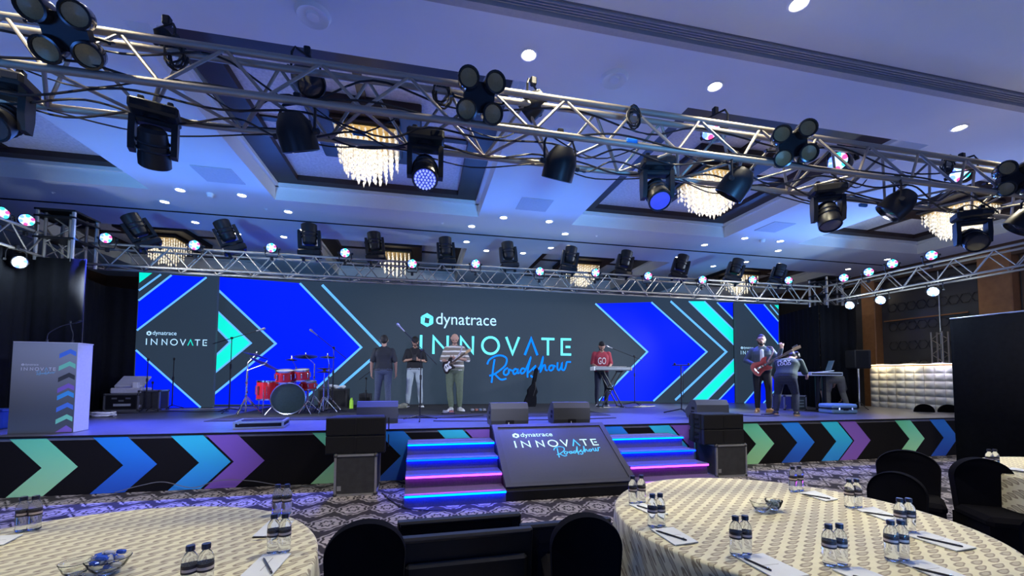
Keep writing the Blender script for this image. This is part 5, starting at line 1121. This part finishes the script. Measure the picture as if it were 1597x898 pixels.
# 6 bending man
p = on(1232, 648); PR = V((p.x, p.y+.08, z0)); tb_, bb, DB, _ = person('curly haired man in a printed dark tee bending forward away from the camera', PR, PI-.85, 1.0, dgreen, jean_d, dict(pel=(0, .10, .80), che=(-.03, -.12, 1.06), nek=(-.06, -.26, 1.17), SL=(-.25, -.18, 1.13), SR=(.15, -.18, 1.13), EL=(-.34, -.22, .88), WL=(-.36, -.42, .82), ER=(.23, -.16, .84), WR=(.20, -.36, .70), HL=(-.10, .10, .78), HR=(.10, .10, .78), KL=(-.16, -.12, .45), KR=(.16, -.12, .45), AL=(-.17, .06, .085), AR=(.19, .02, .085), TL=(-.20, -.12, .03), TR=(.24, -.16, .03), fwd=(-.1, -.75, -.62)), hair='curly', head=(.3, -.1), fat=1.1, loose=1.1, sole=mat('tan_sole', (.5, .3, .15), .6))
d_ = V((.03, -.55, -.42)); decal(tb_, bb, 'PLAY\nLOUD', (.02, -.02, 1.11), (-.03, -.85, -.5), .24, .14, wht, (-1, -.1, 0))
# 7 man stooping behind the laptop table
p = gy(1294, 640, 8.62); person('man in khaki trousers stooping behind the laptop table', (p.x-.06, 8.42, z0), PI-.75, .98, mat('brown_grey_tee', (.05, .047, .045), .85), khaki, dict(pel=(0, .06, .80), che=(0, -.22, .80), nek=(0, -.38, .74), SL=(-.19, -.33, .78), SR=(.19, -.33, .78), EL=(-.24, -.36, .52), ER=(.24, -.36, .52), WL=(-.2, -.45, .30), WR=(.2, -.45, .30), HL=(-.10, .06, .78), HR=(.10, .06, .78), KL=(-.16, -.04, .44), KR=(.14, -.06, .44), AL=(-.24, .05, .085), AR=(.14, .04, .085), TL=(-.3, -.1, .03), TR=(.18, -.12, .03), fwd=(0, -.5, -.85)), hair='short', head=(.2, 0), sleeve=.6)

# ------------------------------------------------------------------ guitars
def guitar(name, label, c, ux, nrm, sc, bodym, guard, neckm, nl=.62):
    """solid body with two horns, neck, headstock, pegs, pickups. ux = along the neck, nrm = towards the viewer"""
    t = thing(name, label, 'guitar', c, 0, 'guitars being played'); ux = V(ux).normalized(); nz = V(nrm); nz = (nz-ux*nz.dot(ux)).normalized(); uy = nz.cross(ux); M = Matrix((ux, uy, nz)).transposed().to_4x4() @ Matrix.Scale(sc, 4)
    out = [(-.20, 0), (-.185, .10), (-.10, .165), (0, .14), (.07, .125), (.15, .165), (.24, .15), (.215, .11), (.17, .06), (.165, -.05), (.20, -.10), (.20, -.14), (.12, -.145), (.04, -.115), (-.05, -.135), (-.13, -.165), (-.19, -.10)]
    pts = [(p.x, p.y) for p in spline([(a, b, 0) for a, b in out], 4, True)]
    MB(M).prism(pts, -.022, .022).obj('body', bodym, t, 30); MB(M).prism([(a*.62-.0, b*.62-.015) for a, b in pts], .022, .026).obj('pickguard', guard, t, 0)
    MB(M).box((.17+nl/2, 0, .024), (nl, .052, .022), ch=.006).obj('neck', neckm, t); MB(M).box((.17+nl/2-.05, 0, .037), (nl+.05, .046, .006)).obj('fretboard', mat('fretboard', (.06, .035, .02), .5), t, 0)
    MB(M).prism([(.17+nl, -.03), (.17+nl+.17, -.045), (.17+nl+.19, .02), (.17+nl+.02, .04)], .012, .03).obj('headstock', neckm, t, 0)
    for q in range(6): MB(M).cyl((.2+nl+q*.022, .03, .02), (.2+nl+q*.022, .065, .02), .006, n=6).obj('tuning_peg', m_chrome, t)
    for x in (-.06, .02, .10): MB(M).box((x, 0, .034), (.03, .075, .014), ch=.004).obj('pickup', m_plast if guard is not m_plast else m_white, t)
    MB(M).box((-.13, 0, .032), (.03, .08, .014), ch=.004).obj('bridge', m_chrome, t)
    for q in range(6): MB(M).box((.0+nl/2, -.018+q*.0072, .046), (.30+nl, .0012, .0012)).obj('string', m_chrome, t, 0)
    for y in (-.06, -.09): MB(M).cyl((-.12, y, .026), (-.12, y, .042), .012, n=10).obj('control_knob', m_chrome, t)
    return t, M
sg, Mg = guitar('electric_guitar', 'dark guitar with white pickguard held by the bald man', PB+V((-.16, -.32, 1.00)), (.50, -.66, .40), (-.5, -.8, .1), .82, mat('sunburst_black', (.02, .015, .015), .2, coat=.7), mat('pickguard_white', (.75, .72, .72), .35), mat('maple', (.45, .27, .12), .4))
MB().tube(spline([V((.10, -.10, .10)), V((.26, .06, .30)), V((.31, .24, .46)), V((.24, .40, .46))], 6), .016, 6).obj('strap', mat('strap_grey', (.35, .33, .40), .8), sg)
rg, Mr = guitar('bass_guitar', 'glossy red guitar held by the man in the slate shirt', PQ+V((-.26, -.24, 1.02)), (.72, -.42, .50), (-.6, -.8, .08), .94, mat('red_gloss', (.30, .006, .014), .3, spec=.25, noise=.3, nscale=6), mat('red_guard', (.22, .008, .012), .4, spec=.2), mat('maple_dark', (.30, .18, .09), .4), .60)
MB().tube(spline([V((.12, -.07, .12)), V((.28, -.05, .32)), V((.38, .09, .46)), V((.28, .28, .47))], 6), .016, 6).obj('strap', mat('strap_brown', (.18, .12, .09), .8), rg)
# ------------------------------------------------------------------ round tables with patterned cloths
m_cloth = mat('leaf_cloth', (.6, .5, .3), .7, noise=0); n = NX(m_cloth); x, y, z = n.sep(n.coord())
def leaf(px_, py_, ox, oy, ang, sx, sy):
    gx_ = n.m('ADD', n.m('DIVIDE', px_, .104), ox); gy_ = n.m('ADD', n.m('DIVIDE', py_, .044), oy); r_ = n.m('FLOOR', gy_); g2 = n.m('ADD', gx_, n.m('MULTIPLY', n.m('FLOORED_MODULO', r_, 2.), .5))
    a = n.m('MULTIPLY', n.m('SUBTRACT', n.m('FRACT', g2), .5), .104); b = n.m('MULTIPLY', n.m('SUBTRACT', n.m('FRACT', gy_), .5), .044)
    u = n.m('ADD', n.m('MULTIPLY', a, math.cos(ang)), n.m('MULTIPLY', b, math.sin(ang))); v = n.m('SUBTRACT', n.m('MULTIPLY', b, math.cos(ang)), n.m('MULTIPLY', a, math.sin(ang)))
    uu = n.m('DIVIDE', u, sx); vv = n.m('DIVIDE', v, n.m('MULTIPLY', n.m('SUBTRACT', 1.15, n.m('MULTIPLY', uu, .5)), sy)); return n.m('SQRT', n.m('ADD', n.m('MULTIPLY', uu, uu), n.m('MULTIPLY', vv, vv)))
wob = n.m('MULTIPLY', n.m('SUBTRACT', n.noise(n.coord(), 40.), .5), .5)
side = n.smooth(z, .70, .74); px2 = n.m('ADD', n.m('MULTIPLY', x, 1.), n.m('MULTIPLY', n.m('SUBTRACT', .75, z), .5)); py2 = n.m('ADD', y, n.m('MULTIPLY', n.m('SUBTRACT', .75, z), 1.))
l1 = n.m('ADD', leaf(px2, py2, 0., 0., .26, .050, .0145), wob); core = n.smooth(l1, .95, .80); rim = n.m('SUBTRACT', core, n.m('MULTIPLY', n.smooth(l1, .62, .50), .45))
n.col(n.mix(rim, n.mix(n.noise(n.coord(), 30.), (.62, .585, .365), (.76, .72, .48)), (.27, .22, .13)))
n.b.inputs['Sheen Weight'].default_value = .2
def round_table(label, cx, cy, R_, ph=0.):
    t = thing('round_banquet_table', label, 'table', (cx, cy, 0), ph, 'round banquet tables'); NT = 128; vs, fs = [], []; rings = [(0, 0)]+[(R_*q, 0) for q in (.3, .6, .85, .96)]
    vs.append((0, 0, .752)); 
    for q in (.3, .6, .85, .965, .995): 
        for i in range(NT): a = 2*PI*i/NT; vs.append((math.cos(a)*R_*q, math.sin(a)*R_*q, .752))
    prof = [(1.004, .742, 0), (1.008, .70, .2), (1.02, .55, .6), (1.035, .35, .85), (1.05, .15, 1.), (1.06, .012, 1.1)]
    for f_, z_, am in prof:
        for i in range(NT):
            a = 2*PI*i/NT; w = math.sin(a*13+ph)*.6+math.sin(a*21+1.3)*.4; rr_ = R_*(f_+am*.035*(w)); vs.append((math.cos(a)*rr_, math.sin(a)*rr_, z_))
    for i in range(NT): fs.append((0, 1+i, 1+(i+1) % NT))
    for j in range(10):
        for i in range(NT): a, b = 1+j*NT, 1+(j+1)*NT; fs.append((a+i, b+i, b+(i+1) % NT, a+(i+1) % NT))
    MB().add(vs, fs).obj('tablecloth', m_cloth, t, 60); MB().cyl((0, 0, .715), (0, 0, .738), R_*.985, n=64).obj('tabletop', m_wood_d, t)
    for k in range(4): a = PI/4+k*PI/2; rod('leg', (math.cos(a)*R_*.6, math.sin(a)*R_*.6, 0), (math.cos(a)*R_*.6, math.sin(a)*R_*.6, .715), .02, m_steel, t)
    return t
round_table('large cream table in front of the sloping display, covered in a leaf-patterned cloth', 2.09, 2.13, .955)
round_table('large cream table before the chevron stage front, cut by the picture bottom', -1.50, 1.98, 1.045, .4)
round_table('far cream table beside the tall masking drape', 5.84, 2.30, 1.0, .8)
TZ = .754
m_pet = mat('bottle_plastic', (.93, .96, .97), .06, trans=.92, ior=1.25, noise=0); m_lab = mat('bottle_label_dark', (.022, .014, .016), .45, noise=.2); m_lab2 = mat('bottle_label_red', (.20, .05, .05), .45); m_lab3 = mat('bottle_label_pale', (.55, .45, .40), .5); m_capk = mat('bottle_cap', (.018, .018, .024), .35)
bprof = [(.001, .004), (.020, .001), (.0265, .006), (.027, .018), (.0245, .028), (.027, .040), (.027, .118), (.0255, .130), (.017, .147), (.0125, .153), (.0125, .162)]
B_me = MB().lathe(bprof, 24).mesh('bottle_shell', m_pet, 60); W_me = MB().lathe([(.001, .006), (.0235, .007), (.0245, .02), (.0225, .028), (.0245, .04), (.0245, .112), (.001, .112)], 20).mesh('water', mat('water', (.85, .92, .95), .02, trans=1., ior=1.33, noise=0), 60)
L_me = MB().lathe([(.0276, .078), (.0276, .108)], 24).mesh('label', m_lab, 60); L2_me = MB().lathe([(.0279, .086), (.0279, .096)], 24).mesh('label_band', m_lab3, 60); C_me = MB().lathe([(.001, .178), (.014, .177), (.0152, .174), (.0152, .158), (.0135, .157)], 20).mesh('cap', m_capk)
for s_ in (L2_me,):
    bm = bmesh.new(); bm.from_mesh(s_); bmesh.ops.delete(bm, geom=[f_ for f_ in bm.faces if f_.calc_center_median().y > -.006], context='FACES'); bm.to_mesh(s_); bm.free()
def bottle(u, v, label, k=1., z=TZ):
    p = gz(u, v, z); t = thing('water_bottle', label, 'bottle', p, random.uniform(-.4, .4)+math.atan2(p.y, p.x)-PI/2, 'small water bottles on the tables'); t.scale = (k, k, k)
    link('shell', B_me, t); l = link('label', L_me, t); link('label_band', L2_me, l); link('cap', C_me, t)
BT = [((987, 785), (1000.5, 783.5), 'at the steps edge of the leaf-cloth table'), ((1018, 821), (1030, 820), 'behind the notepad nearest the sloping display'), ((1148, 865), (1163, 864), 'beside the glass bowl towards the camera'),
      ((1237, 766), (1247, 765), 'at the stage edge of the leaf-cloth table'), ((1325, 791), (1337, 790.5), 'near the low black chair across the table'), ((1294, 881), (1311, 880), 'alone in the near middle of the leaf-cloth table'),
      ((1391, 873), (1407, 872.5), 'standing before another pair on the chair side'), ((1405, 829), (1419, 829), 'behind the pen nearest the dark chairs'), ((1544, 731), (1553, 731), 'on the far cream table'),
      ((34, 828), (53, 826), 'at the picture edge of the table before the chevrons'), ((294, 925), (319, 921), 'at the picture bottom beside the blue sweets bowl'), ((426, 862), (443, 861), 'behind the pad with the pen before the chevrons'), ((432, 803), (446.5, 802.5), 'at the flight case edge of the table before the chevrons')]
for a, b, w in BT: bottle(*a, 'lectern-side bottle of the pair '+w); bottle(*b, 'wood-wall-side bottle of the pair '+w)
m_paper = mat('notepad_paper', (.66, .70, .72), .8, noise=.03); m_pen = mat('pen_black', (.02, .02, .024), .35); m_ink = mat('pad_print', (.12, .12, .14), .7)
PADS = [([(981, 787), (1003, 785), (1042, 802), (1020, 805)], [(993, 788), (1014, 794)], 'at the steps edge of the leaf-cloth table'), ([(1015, 826), (1050, 823), (1089, 846), (1053, 851)], [(1023, 827), (1071, 842)], 'facing the sloping display'),
        ([(1146, 868), (1190, 864), (1262, 898), (1210, 904)], [(1160, 870), (1203, 889)], 'at the picture bottom behind the glass bowl'), ([(1247, 769), (1271, 766), (1307, 779), (1288, 782)], [(1251, 770), (1295, 777.5)], 'at the stage edge of the leaf-cloth table'),
        ([(1336, 795), (1362, 791), (1405, 808), (1382, 812)], [(1346, 798), (1394, 805)], 'before the low black chair'), ([(1404, 832), (1440, 829), (1523, 855), (1492, 860)], [(1430, 836), (1502, 852)], 'before the tall dark chairs'),
        ([(1404, 877), (1440, 874), (1508, 900), (1470, 906)], [(1423, 884), (1490, 900)], 'beside the nearest bottle pair on the chair side'), ([(1298, 889), (1340, 885), (1420, 915), (1380, 925)], [(1330, 897), (1390, 915)], 'cut by the picture bottom in the near middle'),
        ([(-25, 838), (36, 834), (5, 850), (-50, 858)], None, 'at the picture edge before the chevrons'), ([(394, 837), (420, 813), (458, 813), (432, 838)], [(393, 838), (416, 837)], 'behind the upright bottle pair before the chevrons'), ([(374, 900), (410, 866), (454, 864), (422, 900)], [(411, 870), (424, 893)], 'nearest the draped chair before the chevrons'),
        ([(1562, 731), (1580, 729.5), (1614, 735), (1596, 737)], [(1570, 732), (1598, 735.5)], 'on the far cream table')]
for q, pen, w in PADS:
    pts = [gz(u, v, TZ+.001) for u, v in q]; c = sum(pts, V((0, 0, 0)))/4; vs = [p-c for p in pts]; vs += [p+V((0, 0, .005)) for p in vs]
    t = thing('notepad', 'white notepad '+w, 'notepad', c, 0, 'white notepads on the tables'); MB().add(vs, [(3, 2, 1, 0), (4, 5, 6, 7), (0, 1, 5, 4), (1, 2, 6, 5), (2, 3, 7, 6), (3, 0, 4, 7)]).obj('paper', m_paper, t, 0)
    a, b = vs[4].lerp(vs[5], .2).lerp(vs[7].lerp(vs[6], .2), .5), vs[4].lerp(vs[5], .8).lerp(vs[7].lerp(vs[6], .8), .5); d = (b-a).normalized().cross(V((0, 0, 1)))*.0012
    MB().add([a+d+V((0, 0, .0006)), b+d+V((0, 0, .0006)), b-d+V((0, 0, .0006)), a-d+V((0, 0, .0006))], [(0, 1, 2, 3)]).obj('printed_line', m_ink, t, 0)
    if pen:
        pa, pb = gz(*pen[0], TZ+.011), gz(*pen[1], TZ+.011); o = thing('pen', 'black pen on the notepad '+w, 'pen', pa, 0, 'black pens on the notepads'); e = pb-pa
        MB().tube([e*.0, e*.10, e*.96, e*1.0], [.0022, .0045, .0045, .003], 8).obj('barrel', m_pen, o); MB().box(e*.9+V((0, 0, .005)), (.006, .004, .003)).obj('clip', m_chrome, o)
def bowl(u, v, r, label, sweets=0, col=(.04, .12, .62)):
    p = gz(u, v, TZ); t = thing('glass_bowl', label, 'bowl', p, 0, 'glass bowls on the tables')
    MB().lathe([(.001, .004), (r*.45, .002), (r*.5, .008), (r*.75, .025), (r, .06), (r*.97, .062), (r*.72, .030), (r*.46, .014), (.001, .012)], 32).obj('bowl', m_glass, t, 60)
    for k in range(sweets):
        a, q = random.uniform(0, 2*PI), random.uniform(0, r*.62); o = MB().box((0, 0, 0), (.036, .020, .016), ch=.004).add([(-.013, 0, 0), (-.024, .008, .004), (-.024, -.008, -.004)], [(0, 1, 2)]).add([(.013, 0, 0), (.024, .008, .004), (.024, -.008, -.004)], [(0, 1, 2)]).obj('wrapped_sweet', mat('sweet_wrap_%s%d' % (label[:4], k % 3), col if k % 3 else (.45, .48, .55), .25, .3), None, 0, p+V((math.cos(a)*q, math.sin(a)*q, .036+.014*(k//5))))
        o.rotation_euler = (random.uniform(-.5, .5), random.uniform(-.5, .5), random.uniform(0, 6)); tag(o, 'small wrapped sweet in the '+('blue filled' if col[2] > .4 else 'silvery')+' glass bowl', 'sweet', 'wrapped sweets in '+label)
bowl(1187, 797, .062, 'small clear glass bowl in the middle of the leaf-cloth table'); bowl(1207, 795, .05, 'small glass bowl of silvery sweets in the middle of the leaf-cloth table', 9, (.18, .24, .28))
bowl(168, 893, .075, 'glass bowl of blue wrapped sweets on the table before the chevrons', 20); bowl(118, 899, .055, 'empty clear glass bowl beside the blue sweets')

# ------------------------------------------------------------------ chairs under black stretch covers
m_cov = mat('black_chair_cover', (.004, .004, .006), .95, spec=.08, noise=.35, nscale=8, bump=.1)
def chair(label, x, y, rz, h=.84, w=.40, group='black covered banquet chairs'):
    """faces local +Y, so the back is at -Y"""
    t = thing('banquet_chair', label, 'chair', (x, y, 0), rz, group)
    out = []; 
    for i in range(25): a = PI*i/24; out.append((math.cos(a)*w/2*(1 if True else 1), h-.17+math.sin(a)*.17))
    prof = [(w/2*.93, .40)]+out+[(-w/2*.93, .40)]
    vs, fs = [], []; n_ = len(prof); lay = [(-.035, .96), (-.045, 1.0), (-.005, 1.03), (.035, 1.0), (.025, .96)]
    for yy, s_ in lay:
        for px_, pz_ in prof: vs.append((px_*s_, yy-.20-.10*(pz_-.4), .40+(pz_-.4)*(.98 if s_ < 1 else 1.)))
    for j in range(len(lay)-1):
        for i in range(n_-1): fs.append((j*n_+i, j*n_+i+1, (j+1)*n_+i+1, (j+1)*n_+i))
    fs += [tuple(range(n_))[::-1], tuple(range((len(lay)-1)*n_, len(lay)*n_))]
    MB().add(vs, fs).obj('backrest', m_cov, t, 50)
    MB().box((0, .0, .42), (w+.02, .44, .10), ch=.035).obj('seat', m_cov, t)
    sk = MB(); q = [(-w/2, -.24), (w/2, -.24), (w/2, .21), (-w/2, .21)]; N2 = 48; vs, fs = [], []
    for i in range(N2):
        s_ = i/N2*4; e = int(s_); f_ = s_-e; a, b = q[e], q[(e+1) % 4]; px_, py_ = a[0]+(b[0]-a[0])*f_, a[1]+(b[1]-a[1])*f_; pul = 1-.10*math.sin(f_*PI)
        vs += [(px_, py_, .40), (px_*pul, py_*pul, .20), (px_*(1.04 if f_ < .15 or f_ > .85 else .93), py_*(1.04 if f_ < .15 or f_ > .85 else .93), .01)]
    for i in range(N2):
        for j in range(2): a, b = i*3+j, ((i+1) % N2)*3+j; fs.append((a, b, b+1, a+1))
    sk.add(vs, fs).obj('skirt', m_cov, t, 60)
    for sx in (-1, 1):
        for sy in (-.2, .17): rod('leg', (sx*(w/2-.03), sy, 0.0), (sx*(w/2-.03), sy, .38), .014, m_steel, t)
    return t
chair('black covered chair back between the two nearest cream tables, beside the chevron-side table', -.28, 2.51, .06, .84, .385); chair('black covered chair back against the edge of the leaf-cloth table below the sloping display', .90, 2.36, -.18, .85, .37)
chair('low black chair just beyond the leaf-cloth table near the small bottles', 3.52, 2.58, 2.05, .82, .36); chair('dark glossy chair with a curved back rail beyond the leaf-cloth table', 4.50, 3.14, 2.2, .86, .46); chair('upright black covered chair beside the far cream table', 4.72, 2.60, 2.6, .87, .42)
chair('black covered chair cut by the picture edge below the far cream table', 3.30, 1.60, 1.75, .84, .42); chair('black chair back peeking over the picture bottom before the leaf-cloth table', .97, 1.50, -.3, .84, .42)
for k, (u, v) in enumerate(((1448, 628), (1475, 628))): p = gz(u, v, .96)*.985; chair(['black chair before the padded counter nearer the wooden column', 'black chair before the padded counter nearer the masking drape'][k], p.x-.15, p.y+(.08 if k == 0 else -.05), -.7, .95, .36)
# monitors on the carpet between the tables
def screen(label, c, w, h, rz, tilt, front):
    t = thing('television_monitor', label, 'monitor', c, rz, 'black monitors on the floor'); R_ = Euler((tilt, 0, 0)).to_matrix(); up_ = R_ @ V((0, 0, 1)); f_ = R_ @ V((0, -1, 0))
    MB().box(up_*(h/2), (w, .05, h), R=R_, ch=.008).obj('cabinet', m_plast, t); MB().box(up_*(h-.02)-f_*.0, (w*.96, .058, .022), R=R_, ch=.004).obj('top_bezel', m_rim, t)
    if front: MB().box(up_*(h/2)+f_*.0262, (w-.05, .006, h-.06), R=R_).obj('screen_glass', mat('screen_glass', (.012, .014, .022), .06, noise=0, coat=1.), t, 0)
    else: MB().box(up_*(h*.42)+f_*.04, (w*.9, .05, h*.72), R=R_, ch=.02).obj('rear_cover', m_plast, t)
    return t
screen('wide black monitor back turned to the camera between the tables', (.28, 2.62, .01), .80, .635, .03, .10, False)
screen('second wide black monitor standing just behind the first one', (.26, 2.86, .01), .80, .655, .03, .12, True)
screen('black monitor with glossy screen partly behind a chair back', (.93, 2.72, .01), .62, .63, .02, .12, True)
